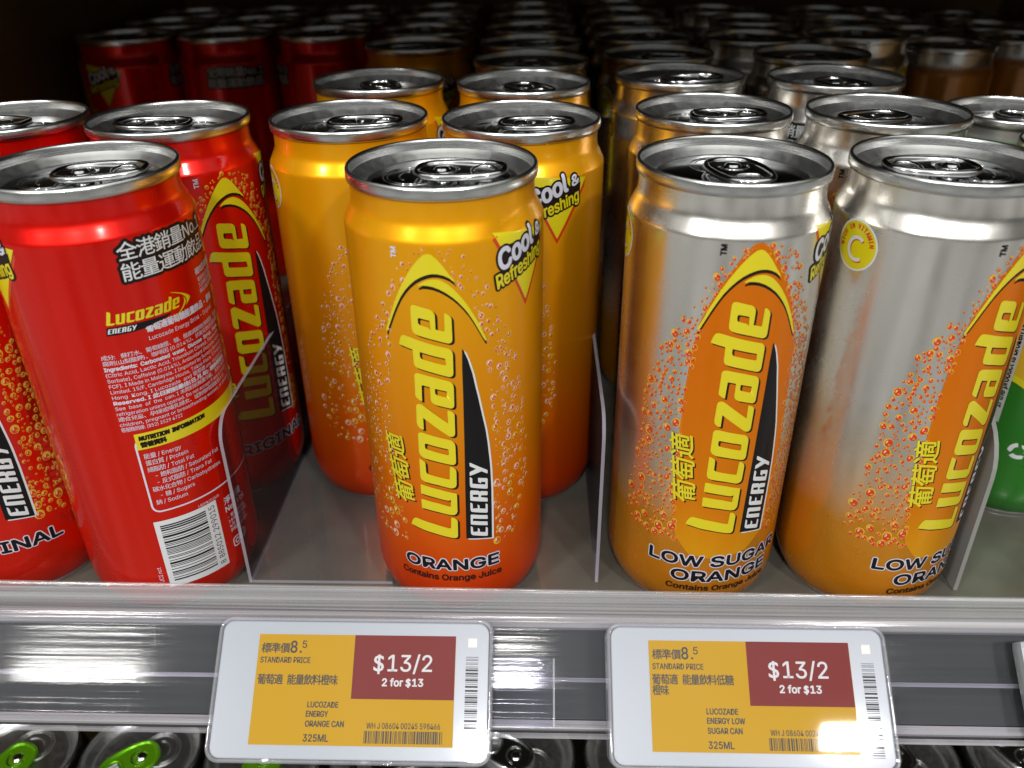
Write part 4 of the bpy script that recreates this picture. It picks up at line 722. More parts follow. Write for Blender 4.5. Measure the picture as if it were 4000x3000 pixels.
# outlines of the printed logo, millimetres round the can and up it
LOGO = {
    'e': [[[-5.54,112.8],[-5.23,113.5],[-4.56,113.68],[-3.51,113.45],[-0.21,112.61],[0.58,112.04],[1.02,111.3],[1.11,110.39],[1.04,106.67],[3.35,106.1],[3.51,106.43],[3.61,111.36],[3.76,111.55],[4.49,111.18],[5.2,110.47],[5.51,109.7],[5.48,103.49],[5.27,102.8],[4.77,102.44],[4.07,102.42],[0.79,103.42],[-3.68,104.55],[-4.68,104.91],[-5.37,105.52],[-5.6,106.41],[-5.62,109.17]],[[-3.65,109.61],[-3.39,109.89],[-3.04,109.86],[-0.54,109.29],[-0.35,108.99],[-0.26,106.56],[-0.68,107.0],[-1.22,107.28],[-3.17,107.83],[-3.58,108.17],[-3.68,108.77]]],
    'd': [[[-9.85,101.02],[-9.76,101.67],[-9.35,103.01],[-8.97,103.79],[-8.46,104.16],[-7.91,104.18],[-6.4,103.83],[-3.49,103.01],[4.14,100.9],[4.88,100.4],[5.27,99.74],[5.41,98.87],[5.29,92.94],[5.08,92.3],[4.57,91.92],[3.86,91.95],[-0.06,93.15],[-4.08,94.21],[-5.11,94.56],[-5.66,95.29],[-5.78,96.16],[-5.79,99.83],[-6.07,100.11],[-9.13,100.88]],[[-3.8,99.52],[-3.29,99.42],[3.01,97.77],[3.28,97.53],[3.42,96.0],[3.26,95.69],[2.77,95.73],[-3.21,97.36],[-3.63,97.63],[-3.8,98.33]]],
    'a': [[[-5.9,91.92],[-5.64,92.45],[-5.08,92.73],[-4.33,92.71],[0.14,91.69],[3.8,90.59],[4.63,90.06],[5.09,89.29],[5.19,88.38],[5.08,82.52],[4.83,81.85],[4.24,81.57],[3.53,81.74],[-0.06,82.73],[-0.91,83.19],[-1.39,83.83],[-1.54,84.66],[-1.51,88.17],[-1.63,88.5],[-3.53,88.98],[-3.83,88.95],[-3.93,88.6],[-4.1,83.64],[-4.92,83.95],[-5.8,84.74],[-6.04,85.29],[-5.95,89.15]],[[-0.13,88.09],[0.23,88.02],[3.21,87.22],[3.2,85.55],[2.97,85.27],[0.41,86.03],[-0.08,86.34],[-0.15,87.09]]],
    'z': [[[-6.05,81.65],[-5.9,82.18],[-5.41,82.57],[-4.55,82.65],[-3.96,82.3],[3.07,76.59],[3.04,80.73],[3.2,80.98],[3.91,80.7],[4.62,80.24],[5.03,79.62],[4.92,73.01],[4.71,72.31],[4.25,71.99],[3.52,71.98],[2.94,72.29],[-4.16,78.07],[-4.22,74.04],[-4.96,74.11],[-5.71,74.68],[-6.07,75.24],[-6.25,76.17]]],
    'o': [[[-6.13,72.14],[-5.85,72.68],[-5.36,72.89],[-4.57,72.9],[3.46,70.81],[4.18,70.21],[4.66,69.47],[4.81,68.39],[4.76,62.94],[4.5,62.25],[3.96,61.95],[3.21,62.03],[-0.98,63.11],[-4.53,63.84],[-5.38,64.34],[-5.98,64.96],[-6.25,65.82]],[[-4.24,68.88],[-3.95,69.19],[-3.49,69.13],[2.42,67.66],[2.78,67.29],[2.82,65.84],[2.62,65.52],[2.17,65.58],[-3.53,67.14],[-4.14,67.45],[-4.25,68.16]]],
    'c': [[[-6.33,63.45],[-5.69,63.21],[-4.84,62.72],[-4.48,62.13],[-4.45,58.79],[-4.15,58.37],[-3.61,58.14],[2.59,56.63],[2.87,61.2],[3.1,61.34],[3.92,60.98],[4.49,60.3],[4.73,59.45],[4.59,54.76],[4.37,53.92],[3.74,53.44],[2.82,53.35],[-0.83,54.43],[-5.08,55.19],[-5.96,55.69],[-6.32,56.37],[-6.43,57.29]]],
    'u': [[[-6.58,53.84],[-6.15,53.97],[-0.46,52.74],[4.34,51.34],[4.53,51.04],[4.44,44.52],[4.1,43.65],[3.45,43.18],[2.36,43.2],[-1.54,44.19],[-5.75,44.89],[-6.68,44.98],[-6.71,48.31],[-6.19,48.43],[-1.05,47.48],[2.19,46.45],[2.51,46.55],[2.62,49.08],[2.14,48.69],[1.37,48.78],[-2.2,49.69],[-6.47,50.5],[-6.63,50.66]]],
    'l': [[[-10.92,37.37],[-10.64,38.49],[-10.09,39.59],[-9.48,40.3],[-8.83,40.5],[-2.78,39.24],[1.8,37.89],[2.2,38.09],[2.38,42.01],[2.63,42.24],[3.4,41.99],[4.15,41.26],[4.36,40.55],[4.2,34.88],[3.94,34.28],[3.37,34.06],[2.42,34.16],[-2.99,35.56],[-6.32,36.22],[-9.27,37.02]]],
    'swoosh': [[[-13.58,103.93],[-13.87,104.97],[-12.57,108.0],[-11.32,111.27],[-9.96,114.33],[-8.68,117.13],[-7.11,120.07],[-5.47,122.78],[-4.08,124.78],[-2.44,126.74],[-1.03,128.03],[0.01,128.4],[1.01,128.16],[2.24,127.09],[3.72,125.23],[5.33,122.77],[6.56,121.14],[7.07,119.92],[6.4,120.68],[5.42,121.52],[4.01,122.28],[2.44,122.73],[0.99,122.77],[-0.35,122.51],[-2.02,121.81],[-3.6,120.84],[-5.08,119.52],[-6.65,117.74],[-8.14,115.6],[-9.56,112.93],[-10.87,110.2],[-12.31,106.88]]],
    'swoosh2': [[[-3.01,119.46],[-1.97,120.24],[-0.74,120.93],[0.61,121.28],[2.07,121.3],[3.36,120.89],[4.91,119.9],[6.44,118.39],[7.98,116.43],[9.34,114.46],[10.58,112.36],[12.18,109.25],[13.4,106.59],[14.09,104.75],[14.8,103.05],[15.04,101.97],[14.69,101.89],[13.9,103.39],[12.79,105.78],[11.57,108.29],[10.24,110.75],[8.79,112.88],[7.36,114.65],[6.04,116.02],[4.35,117.38],[2.65,118.45],[0.93,119.16],[-0.68,119.44],[-2.03,119.42],[-2.8,119.08]]],
    'wedge': [[[8.0,100.46],[7.8,94.5],[7.78,88.65],[7.76,86.15],[7.59,75.92],[7.45,67.06],[7.28,58.65],[7.17,54.9],[7.0,45.26],[6.78,33.61],[10.73,32.9],[15.1,31.94],[15.26,43.27],[15.32,51.1],[15.17,58.77],[15.0,61.78],[14.5,68.33],[13.98,72.95],[13.03,78.44],[11.99,84.65],[11.22,88.81],[10.61,92.5],[9.46,97.03],[8.56,99.53]]]}
ENERGY = {
    'Y': [[[8.74,62.15],[8.97,62.21],[14.17,58.42],[14.25,57.26],[13.97,57.25],[12.3,58.45],[8.81,57.53],[8.63,57.61],[8.67,58.73],[8.86,58.98],[10.67,59.67],[8.75,61.04]]],
    'G': [[[8.64,56.95],[8.87,56.92],[9.36,56.36],[9.33,54.47],[13.37,53.24],[13.39,54.1],[13.07,54.32],[12.03,54.59],[12.01,53.99],[11.15,54.76],[11.11,56.1],[11.28,56.25],[13.84,55.49],[14.16,55.11],[14.07,51.69],[13.82,51.54],[8.97,53.1],[8.67,53.44],[8.58,54.31]]],
    'R': [[[8.56,51.74],[8.86,52.07],[11.13,51.46],[11.6,50.92],[11.93,51.17],[13.96,50.53],[14.02,49.39],[13.84,49.05],[12.04,49.55],[11.87,49.3],[11.86,48.82],[13.81,48.08],[13.97,47.74],[13.95,46.67],[13.78,46.63],[8.65,48.18],[8.5,48.46]],[[9.27,50.36],[11.09,49.98],[11.14,49.19],[10.9,49.05],[9.32,49.48]]],
    'E': [[[8.46,47.3],[8.62,47.41],[9.15,46.88],[9.17,44.91],[9.49,45.05],[10.77,44.81],[10.68,46.27],[11.28,45.74],[11.33,44.64],[13.21,44.03],[13.26,45.9],[13.51,45.92],[13.92,45.5],[13.87,42.54],[13.58,42.37],[8.97,43.8],[8.59,44.13],[8.45,44.84]]],
    'N': [[[8.41,42.57],[8.7,42.82],[13.73,41.38],[13.83,40.14],[13.69,39.89],[9.29,41.17],[9.04,40.96],[9.01,40.06],[9.33,40.16],[13.66,38.89],[13.76,37.54],[13.57,37.43],[8.49,38.95],[8.34,39.28]]],
    'E2': [[[8.3,38.18],[8.47,38.25],[8.93,37.66],[9.0,35.81],[9.27,35.86],[10.49,35.7],[10.5,37.12],[11.09,36.57],[11.14,35.43],[12.96,34.82],[13.1,36.77],[13.35,36.75],[13.73,36.28],[13.69,33.36],[13.43,33.17],[8.83,34.62],[8.44,35.0],[8.27,35.74]]]}
BANDS = {
    'left': [[[-1.84,129.9],[0.16,129.97]],[[-5.82,127.51],[-2.32,127.79]],[[-9.11,123.55],[-5.01,124.06]],[[-11.48,119.53],[-7.5,120.18]],[[-14.17,114.51],[-9.44,115.47]],[[-17.29,108.73],[-11.57,110.17]],[[-23.85,96.47],[-13.48,99.97]],[[-29.0,76.85],[-15.33,82.86]],[[-28.95,66.98],[-15.39,73.4]],[[-31.47,50.51],[-15.03,59.37]],[[-32.47,33.89],[-13.02,45.22]],[[-25.66,29.37],[-12.25,36.7]]],
    'right': [[[1.48,129.99],[4.09,129.95]],[[2.34,127.9],[9.57,127.51]],[[7.28,120.61],[14.89,119.61]],[[12.45,110.77],[18.49,109.49]],[[15.51,100.49],[23.57,98.13]],[[15.48,84.1],[27.68,79.6]],[[16.6,74.45],[28.24,69.66]],[[17.61,60.06],[30.28,53.97]],[[16.4,45.64],[29.52,38.96]],[[16.2,36.92],[24.89,32.7]]]}

# ------------------------------------------------------------------ what is printed on the cans
CAN_R, CAN_H = 28.5, 145.0
BODY = [(0.001, 9.0), (12, 7.5), (19, 4.0), (22.2, 0.6), (23.2, 0.0), (24.2, 0.5), (25.6, 2.2), (27.0, 5.0), (27.9, 8.0), (28.35, 10.5), (28.5, 13.0)] + \
       [(28.5, z) for z in range(16, 130, 3)] + \
       [(28.5, 129.9), (28.47, 130.5), (28.32, 131.0), (28.08, 131.5), (27.6, 132.5), (27.1, 133.5), (26.6, 134.5), (26.26, 135.3), (26.08, 136.1), (25.97, 137.2), (25.92, 138.6), (25.94, 140.2), (26.0, 141.3)]
OUTER = [q for q in BODY if q[1] < 0.6 or q[0] > 24][1:]
OUTER = sorted(OUTER, key=lambda q: q[1])

def shifted(loops, dx, dy):
    return [[(x + dx, y + dy) for x, y in lp] for lp in loops]

def add_logo(P, scale=1.0, pos=None, rot=0.0, cjk=True, tm='white', outline='white', shadow=True):
    def put(vf, mat, layer):
        if pos:
            v, f = vf
            v = [(q[0], q[1] - 34.9, q[2] if len(q) > 2 else 0) for q in v]
            vf = place((v, f), pos[0], pos[1], rot, scale)
        P.add(vf, mat, layer)
    for k in ('swoosh', 'swoosh2'):
        if shadow:
            put(flat_poly(shifted(LOGO[k], 0.15, -1.0)), M['dark'], 2)
        put(flat_poly(LOGO[k]), M['yellow'], 4)
    put(flat_poly(shifted(LOGO['wedge'], 0.65, -0.55)), M[outline], 2)
    put(flat_poly(LOGO['wedge']), M['black'], 3)
    for k in 'lucozade':
        if shadow:
            put(flat_poly(shifted(LOGO[k], 0.65, -0.55)), M['dark'], 2)
            put(flat_poly(shifted(LOGO[k], 0.33, -0.28)), M['dark'], 3)
        put(flat_poly(LOGO[k]), M['yellow'], 4)
    for k in ENERGY:
        put(flat_poly(ENERGY[k]), M['white'], 4)
    if cjk:
        for dx, dy, mat, ly in ((0.45, -0.4, 'dark', 2), (0, 0, 'yellow', 4)):
            put(place(flat_text('葡萄適', 5.35, bold=0.12, shear=0.12, width=24.6), -9.3 + dx, 46.2 + dy, 97), M[mat], ly)
    if tm:
        put(place(flat_text('TM', 1.5, bold=0.1), -8.6, 126.6, 90), M[tm], 4)

def lerp_band(rows, z):
    rows = sorted(rows, key=lambda q: q[0][1])
    if z <= rows[0][0][1]:
        return rows[0][0][0], rows[0][1][0]
    for a, b in zip(rows, rows[1:]):
        if a[0][1] <= z <= b[0][1]:
            t = (z - a[0][1]) / max(1e-6, b[0][1] - a[0][1])
            return a[0][0] + t * (b[0][0] - a[0][0]), a[1][0] + t * (b[1][0] - a[1][0])
    return rows[-1][0][0], rows[-1][1][0]

def add_bubbles(P, kind, seed=3, n=290):
    rnd = random.Random(seed)
    done = []
    n = {'orange': 215, 'silver': 300, 'red': 260}[kind]
    cs = 0.82 if kind == 'silver' else 0.70
    ring, core, light = {'orange': ('pink', 'brownred', 'white'), 'silver': ('gold', 'redink', 'pink'), 'red': ('gold', 'redink', 'pink')}[kind]
    for side in ('left', 'right'):
        tries = 0
        cnt = 0
        while cnt < n and tries < 16000:
            tries += 1
            z = rnd.uniform(30, 130)
            a, b = lerp_band(BANDS[side], z)
            if z > 108 and rnd.random() < 0.55:
                continue
            u = rnd.uniform(a, b)
            k = 1.0 - (z - 30) / 100
            r = rnd.choice((0.22, 0.3, 0.4, 0.5, 0.62, 0.75, 0.95)) * (0.78 + 0.5 * k) * {'orange': 1.05, 'silver': 1.3, 'red': 1.35}[kind]
            if z < 48 and rnd.random() < 0.06:
                r = rnd.uniform(1.2, 1.7)
            if any((u - p) ** 2 + (z - q) ** 2 < ((r + s) * 0.98) ** 2 for p, q, s in done):
                continue
            done.append((u, z, r))
            cnt += 1
            sq = rnd.uniform(1.0, 1.3)
            tilt = rnd.uniform(-0.3, 0.3)
            rg = ring
            if kind == 'orange' and rnd.random() < 0.25:
                rg = 'gold'
            if kind == 'orange' and z < 75 and rnd.random() < 0.5:
                rg = 'gold'
            P.add(disc(u, z, r, r * sq, 11, tilt), M[rg], 1)
            if r > 0.26:
                ox, oy = rnd.uniform(-.12, .22) * r, rnd.uniform(-.3, .05) * r
                P.add(disc(u + ox, z + oy, r * cs, r * sq * cs, 9, tilt), M[core], 2)
            if r > 0.4:
                P.add(disc(u - 0.28 * r, z + 0.22 * r, r * 0.2, r * 0.46, 7, -0.3), M[light], 3)
                if r > 0.75:
                    P.add(disc(u + 0.28 * r, z - 0.42 * r, r * 0.26, r * 0.16, 7, 0.3), M[rg], 3)

def add_badge(P):
    tri = [(17.9, 132.2), (40.6, 129.4), (29.3, 110.4)]
    P.add(flat_poly([[(17.7, 130.6), (19.0, 131.4), (29.3, 111.6), (40.6, 128.6), (40.3, 126.6), (29.3, 108.6)]]), M['redink'], 1)
    P.add(flat_poly([tri]), M['yellow'], 2)
    L_ = [(flat_text('Cool', 5.6, shear=0.22, width=13.9), 0.34, 20.4, 121.4, 21.0, 'lilac'),
          (flat_text('&', 3.3, shear=0.1, width=3.0), 0.16, 34.9, 127.2, 20.0, 'lilac'),
          (flat_text('Refreshing', 3.8, shear=0.22, width=20.2), 0.16, 18.9, 116.4, 17.5, 'yellow')]
    # solid dark ground between the two lines of lettering
    P.add(flat_poly([[(19.6, 119.4), (20.0, 122.4), (19.9, 126.0), (23.0, 128.3), (26.8, 128.6), (31.8, 129.6), (33.8, 127.4), (38.3, 128.2), (38.0, 123.6), (20.4, 117.8)]]), M['dark'], 3)
    for vf, b, x, y, r, mat in L_:
        P.add(place(fatten(vf, b + 0.62, 14), x, y, r), M['dark'], 3)
        P.add(place(fatten(vf, b, 8), x, y, r), M[mat], 5)

def add_arc_text(P, s, cx, cy, R, a0, a1, cap, mat, layer, bold=0.1):
    n = len(s)
    for i, ch in enumerate(s):
        if ch == ' ':
            continue
        a = a0 + (a1 - a0) * i / (n - 1)
        vf = flat_text(ch, cap, bold=bold, xs=0.80, align='CENTER')
        P.add(place(vf, cx + R * math.cos(rad(a)), cy + R * math.sin(rad(a)), a - 90), mat, layer)

def add_vitamin(P):
    cx, cy = -47.6, 123.6
    P.add(disc(cx, cy, 7.3, 7.3, 40), M['white'], 1)
    P.add(disc(cx, cy, 6.75, 6.75, 40), M['yellow'], 2)
    add_arc_text(P, 'RICH IN VITAMIN', cx, cy, 4.75, 190, 12, 1.3, M['redink'], 3, 0.1)
    def cee(dx, dy):
        o, i = [], []
        for k in range(25):
            a = rad(52 + (308 - 52) * k / 24)
            o.append((cx + 0.5 + dx + 3.4 * math.cos(a), cy - 0.9 + dy + 3.7 * math.sin(a)))
            i.append((cx + 0.5 + dx + 2.35 * math.cos(a), cy - 0.9 + dy + 2.7 * math.sin(a)))
        return flat_poly([o + i[::-1]])
    P.add(cee(0.28, -0.28), M['redink'], 3)
    P.add(cee(0, 0), M['white'], 4)

def outlined(P, s, u, z, cap, width, mat='black', rim='lilac', rb=0.34, bold=0.26, align='CENTER', rot=0):
    t = flat_text(s, cap - 2 * bold, width=width - 2 * bold, align=align)
    t = ([(x, y + bold) for x, y in t[0]], t[1])
    P.add(place(fatten(t, bold + rb, 12), u, z, rot), M[rim], 3)
    P.add(place(fatten(t, bold, 8), u, z, rot), M[mat], 4.6)

def back_title(P, u0, rim='black', ink='white'):
    for s, z, w in (('全港銷量No.1', 125.0, 32.0), ('能量運動飲品', 119.2, 31.5)):
        t = flat_text(s, 3.75, width=w)
        P.add(place(fatten(t, 0.95, 14), u0, z), M['dark'], 2)
        P.add(place(fatten(t, 0.05, 5), u0, z), M[ink], 4)
    P.add(rect(u0 + 0.5, 119.5, u0 + 31.5, 128.2), M['dark'], 1.5)

R_ = 28.5
ARCH = [[(-13.9, 103.9), (-12.9, 108.4), (-10.6, 114.5), (-7.4, 121.0), (-4.2, 126.8), (-1.6, 129.9), (0.6, 130.3), (3.2, 128.6), (7.4, 122.4), (11.2, 115.0), (14.6, 106.0), (16.6, 97.0), (17.6, 84.0), (17.9, 60.0), (17.6, 40.0), (16.0, 32.0), (10, 25.6), (0, 23.6), (-9, 25.4), (-13.5, 31.5), (-15.6, 40.0), (-16.0, 60.0), (-15.6, 84.0), (-14.9, 96.0)]]

PR = {}
def prints_for(kind):
    """dict part name -> mesh, one print of each part shared by all cans of that kind"""
    d = {}
    P = Print(OUTER, R_)
    add_logo(P, tm={'orange': 'lilac', 'silver': 'black', 'red': 'lilac'}[kind])
    d['logo'] = P.mesh('logo')
    P = Print(OUTER, R_)
    add_bubbles(P, kind, {'orange': 3, 'silver': 7, 'red': 11}[kind])
    d['bubble_print'] = P.mesh('bubble_print')
    P = Print(OUTER, R_)
    add_badge(P)
    d['slogan_badge'] = P.mesh('slogan_badge')
    P = Print(OUTER, R_)
    if kind == 'orange':
        outlined(P, 'ORANGE', 1.7, 20.7, 4.6, 31.5)
        P.add(place(flat_text('Contains Orange Juice', 2.35, bold=0.12, width=34.0, align='CENTER'), 1.2, 16.4), M['dark'], 4)
    elif kind == 'silver':
        outlined(P, 'LOW SUGAR', 1.8, 20.4, 4.6, 47.0)
        outlined(P, 'ORANGE', 3.4, 14.1, 4.6, 34.5)
        P.add(place(flat_text('Contains Orange Juice', 2.2, bold=0.12, width=36.0, align='CENTER'), 3.0, 10.3), M['dark'], 4)
    else:
        outlined(P, 'ORIGINAL', 1.5, 20.6, 4.8, 40.0)
    d['flavour_text'] = P.mesh('flavour_text')
    if kind != 'red':
        P = Print(OUTER, R_)
        add_vitamin(P)
        d['vitamin_badge'] = P.mesh('vitamin_badge')
    if kind == 'silver':
        P = Print(OUTER, R_)
        P.add(flat_poly(ARCH), M['orangeink'], 0.9)
        d['orange_arch'] = P.mesh('orange_arch')
    P = Print(OUTER, R_)
    back_title(P, 66.8)
    d['back_title'] = P.mesh('back_title')
    return d

def red_back_label():
    """the fine print on the back of the red can, as three parts"""
    d = {}
    A = 100.4                                           # u = (angle seen + A) * R
    U = lambda deg: rad(deg + A) * R_
    P = Print(OUTER, R_)
    add_logo(P, scale=0.268, pos=(U(20.2), 108.3), rot=-90, cjk=False, tm=None, shadow=False, outline='black')
    d['small_logo'] = P.mesh('small_logo')
    P = Print(OUTER, R_)
    ink = M['lilac']
    P.add(place(flat_text('補充生活能量', 1.55, bold=0.06), U(80), 113.0), ink, 2)
    for i, s in enumerate(('葡萄適生活能量飲品', '又足夠能量補充', '精彩活動隨時開始')):
        P.add(place(flat_text(s, 1.1), U(81), 110.6 - 1.8 * i), ink, 2)
    P.add(place(flat_text('葡萄適葡萄糖能量飲品 - 原味', 1.75, bold=0.08, width=27.5), U(39), 103.0), ink, 2)
    P.add(place(flat_text('Lucozade Energy Drink - Original', 1.3, bold=0, width=25.5), U(39.5), 100.3), ink, 2)
    lines = ['成分:   蘇打水、葡萄糖漿、糖、酸度調節劑(檸檬酸、乳酸、', '腐劑(山梨酸鉀)、咖啡因 (0.014%)、抗氧化劑(抗壞血酸)、',
             'Ingredients:  Carbonated  water,  Glucose  Syrup,  Sugar,', '(Citric Acid, Lactic Acid, Trisodium Citrate), Flavouring,',
             'Sorbate), Caffeine (0.014%), Antioxidant (Ascorbic Acid),', 'FCF). I Made in Malaysia. I Imported by Suntory Beverage',
             'Limited. 15/F, Cambridge House, Taikoo Place, 979 King\'s', 'Hong  Kong. I Lucozade  and 葡萄適 are  registered',
             'Reserved. I 此日期前最佳(日.月.年): 請參閱罐底。', 'See  base  of  the  can. I 未開封前無需冷藏。 如封口破損',
             'refrigeration unless opened. Do not accept if seal is broken', '適合兒童、孕婦或哺乳婦女、或對咖啡因敏感人士。 I',
             'children, pregnant or breastfeeding women, or people', '客服務熱線: (852) 2529 4722']
    for i, s in enumerate(lines):
        bold = 0.07 if i in (2, 8) else 0
        w = 17.5 if i == 13 else (41.0 if i > 1 else 43.0)
        P.add(place(flat_text(s, 1.12, bold=bold, width=w), U(12.4), 97.0 - 1.83 * i), ink, 2)
    for i, s in enumerate(('淨容量', 'Net Vol.')):
        P.add(place(flat_text(s, 2.1, bold=0.05), U(62), 35.0 - 3.2 * i), ink, 2)
    for i, s in enumerate(('- 葡萄糖飲品', '18年保證日期', '4月 - 2025', '參閱罐底資料')):
        P.add(place(flat_text(s, 1.15), U(62.5), 29.0 - 1.9 * i), ink, 2)
    o = rrect(U(62.5), 16.6, U(62.5) + 4.0, 20.6, 1.1)
    i_ = rrect(U(62.5) + 0.4, 17.0, U(62.5) + 3.6, 20.2, 0.8)
    P.add(flat_poly([o, i_]), ink, 2)
    c1 = disc(U(62.5) + 2, 18.6, 1.05, None, 16)[0]
    c2 = disc(U(62.5) + 2, 18.6, 0.65, None, 16)[0]
    P.add(flat_poly([c1, c2]), ink, 2)
    P.add(disc(U(72.5), 19.6, 2.0, None, 20), ink, 2)
    P.add(place(flat_text('f', 2.4, bold=0.2), U(72.5) - 0.4, 18.4), M['redink'], 3)
    P.add(place(flat_text('LR/HK/325/0', 0.9), U(44), 39.6), ink, 2)
    P.add(place(flat_text('JCI nct', 1.3), U(12.6), 15.0, 90), ink, 2)
    d['ingredients_text'] = P.mesh('ingredients_text')
    P = Print(OUTER, R_)
    P.add(flat_poly([rrect(U(17), 42.6, U(106), 70.0, 2.6), rrect(U(17) + 0.55, 43.15, U(106) - 0.55, 69.4, 2.1)]), M['lilac'], 2)
    P.add(rect(U(18.2), 66.2, U(108), 71.8), M['yellow'], 3)
    P.add(place(flat_text('NUTRITION  INFORMATION', 1.35, bold=0.2, shear=0.1, width=20.5), U(20.5), 69.4), M['dark'], 4)
    P.add(place(flat_text('營養資料', 1.35, bold=0.15), U(20.5), 67.1), M['dark'], 4)
    for i, s in enumerate(('能量 / Energy', '蛋白質 / Protein', '總脂肪 / Total Fat', '  - 飽和脂肪 / Saturated Fat', '  - 反式脂肪 / Trans Fat', '碳水化合物 / Carbohydrates', '  - 糖 / Sugars', '鈉 / Sodium')):
        x = U(20.5) + (1.8 if s.startswith('  ') else 0)
        P.add(place(flat_text(s.strip(), 1.4, bold=0, xs=0.92, res=2), x, 62.9 - 2.45 * i), M['lilac'], 4)
    d['nutrition_panel'] = P.mesh('nutrition_panel')
    P = Print(OUTER, R_)
    u0, u1, z0, z1 = U(15.6), U(56), 12.4, 39.2
    P.add(rect(u0, z0, u1, z1), M['white'], 2)
    rnd = random.Random(5)
    z = z0 + 2.2
    while z < z1 - 2.0:
        w = rnd.choice((0.28, 0.28, 0.55, 0.8))
        P.add(rect(u0 + 1.6, z, u1 - 4.2, min(z + w, z1 - 1.8)), M['black'], 3)
        z += w + rnd.choice((0.28, 0.32, 0.55, 0.8))
    P.add(place(flat_text('8 885012 299015', 2.1, width=24.0), u1 - 1.0, z0 + 1.4, 90), M['black'], 3)
    d['barcode'] = P.mesh('barcode')
    # the next picture of bubbles begins at the right rim of this side
    P = Print(OUTER, R_)
    rnd = random.Random(9)
    for k in range(60):
        r = rnd.uniform(0.3, 1.0)
        u, z = U(105) + rnd.uniform(0, 6), rnd.uniform(34, 122)
        P.add(disc(u, z, r, r * 1.15, 9), M['gold'], 1)
        P.add(disc(u + 0.1 * r, z - 0.1 * r, r * 0.65, r * 0.75, 8), M['redink'], 2)
    d['bubble_print'] = P.mesh('bubble_print')
    return d

# ------------------------------------------------------------------ the can: body, seam rim, lid with pull tab
def body_mesh(mat, prof, n=128, dents=None):
    v, f = revolve(prof, n)
    if dents:
        w = []
        for x, y, z in v:
            a = math.degrees(math.atan2(x, -y))
            for (da, dz, sa, sz, depth, tilt) in dents:
                aa, zz = a - da, z - dz
                aa, zz = aa + tilt * zz, zz
                g = depth * math.exp(-(aa / sa) ** 2 - (zz / sz) ** 2)
                r = math.hypot(x, y)
                if r > 1:
                    x, y = x * (r - g) / r, y * (r - g) / r
            w.append((x, y, z))
        v = w
    return finish('body', v, f, [mat])

def rim_profile(rr, H, k=1.0):
    """double seam: from under the lip, over the top and down the inner wall"""
    return [(rr - 1.35, H - 3.9), (rr - 0.5, H - 3.75), (rr - 0.12, H - 3.3), (rr, H - 2.6), (rr - 0.03, H - 0.9), (rr - 0.25, H - 0.3),
            (rr - 0.6, H - 0.02), (rr - 0.95, H - 0.12), (rr - 1.2, H - 0.5), (rr - 1.35, H - 1.2), (rr - 1.55, H - 3.0)]

def lid_mesh(rr, H):
    a = rr - 1.55
    prof = [(a, H - 3.0), (a - 0.25, H - 3.25), (a - 1.1, H - 4.2), (a - 2.4, H - 5.1), (a - 3.0, H - 5.8), (a - 3.2, H - 6.2), (a - 3.45, H - 6.4),
            (a - 3.75, H - 6.2), (a - 3.85, H - 5.6), (a - 4.0, H - 5.0), (a - 4.2, H - 4.75), (a - 4.6, H - 4.6), (a - 6.0, H - 4.6), (6.0, H - 4.6), (0.0, H - 4.6)]
    base = revolve(prof, 96)
    zt = H - 4.6
    # scored pouring opening, raised beads, finger well
    def ring(cx, cy, rx, ry, r, a0=0, a1=360, n=48):
        return tube([(cx + rx * math.cos(rad(a0 + (a1 - a0) * k / (n if a1 - a0 == 360 else n - 1))), cy + ry * math.sin(rad(a0 + (a1 - a0) * k / (n if a1 - a0 == 360 else n - 1))), zt + 0.02) for k in range(n)], r, 6, a1 - a0 == 360)
    parts = [base, ring(-8.2, 0, 8.6, 9.2, 0.22), ring(-8.4, 0, 7.2, 7.8, 0.16, 70, 290), ring(-9.6, 0, 2.6, 4.2, 0.2, 100, 260),
             ring(0, 0, a - 6.2, a - 6.2, 0.16, -68, 68), ring(9.5, 0, 6.4, 6.6, 0.14, -75, 75)]
    return parts

def lid_finish(rr, H, panel='alu_lid'):
    v, f = join(*lid_mesh(rr, H))
    edge = rr - 1.55 - 4.2
    mi = [1 if all(math.hypot(v[i][0], v[i][1]) > edge for i in q) else 0 for q in f]
    return finish('lid', v, f, [M[panel], M['alu_satin']], mi)

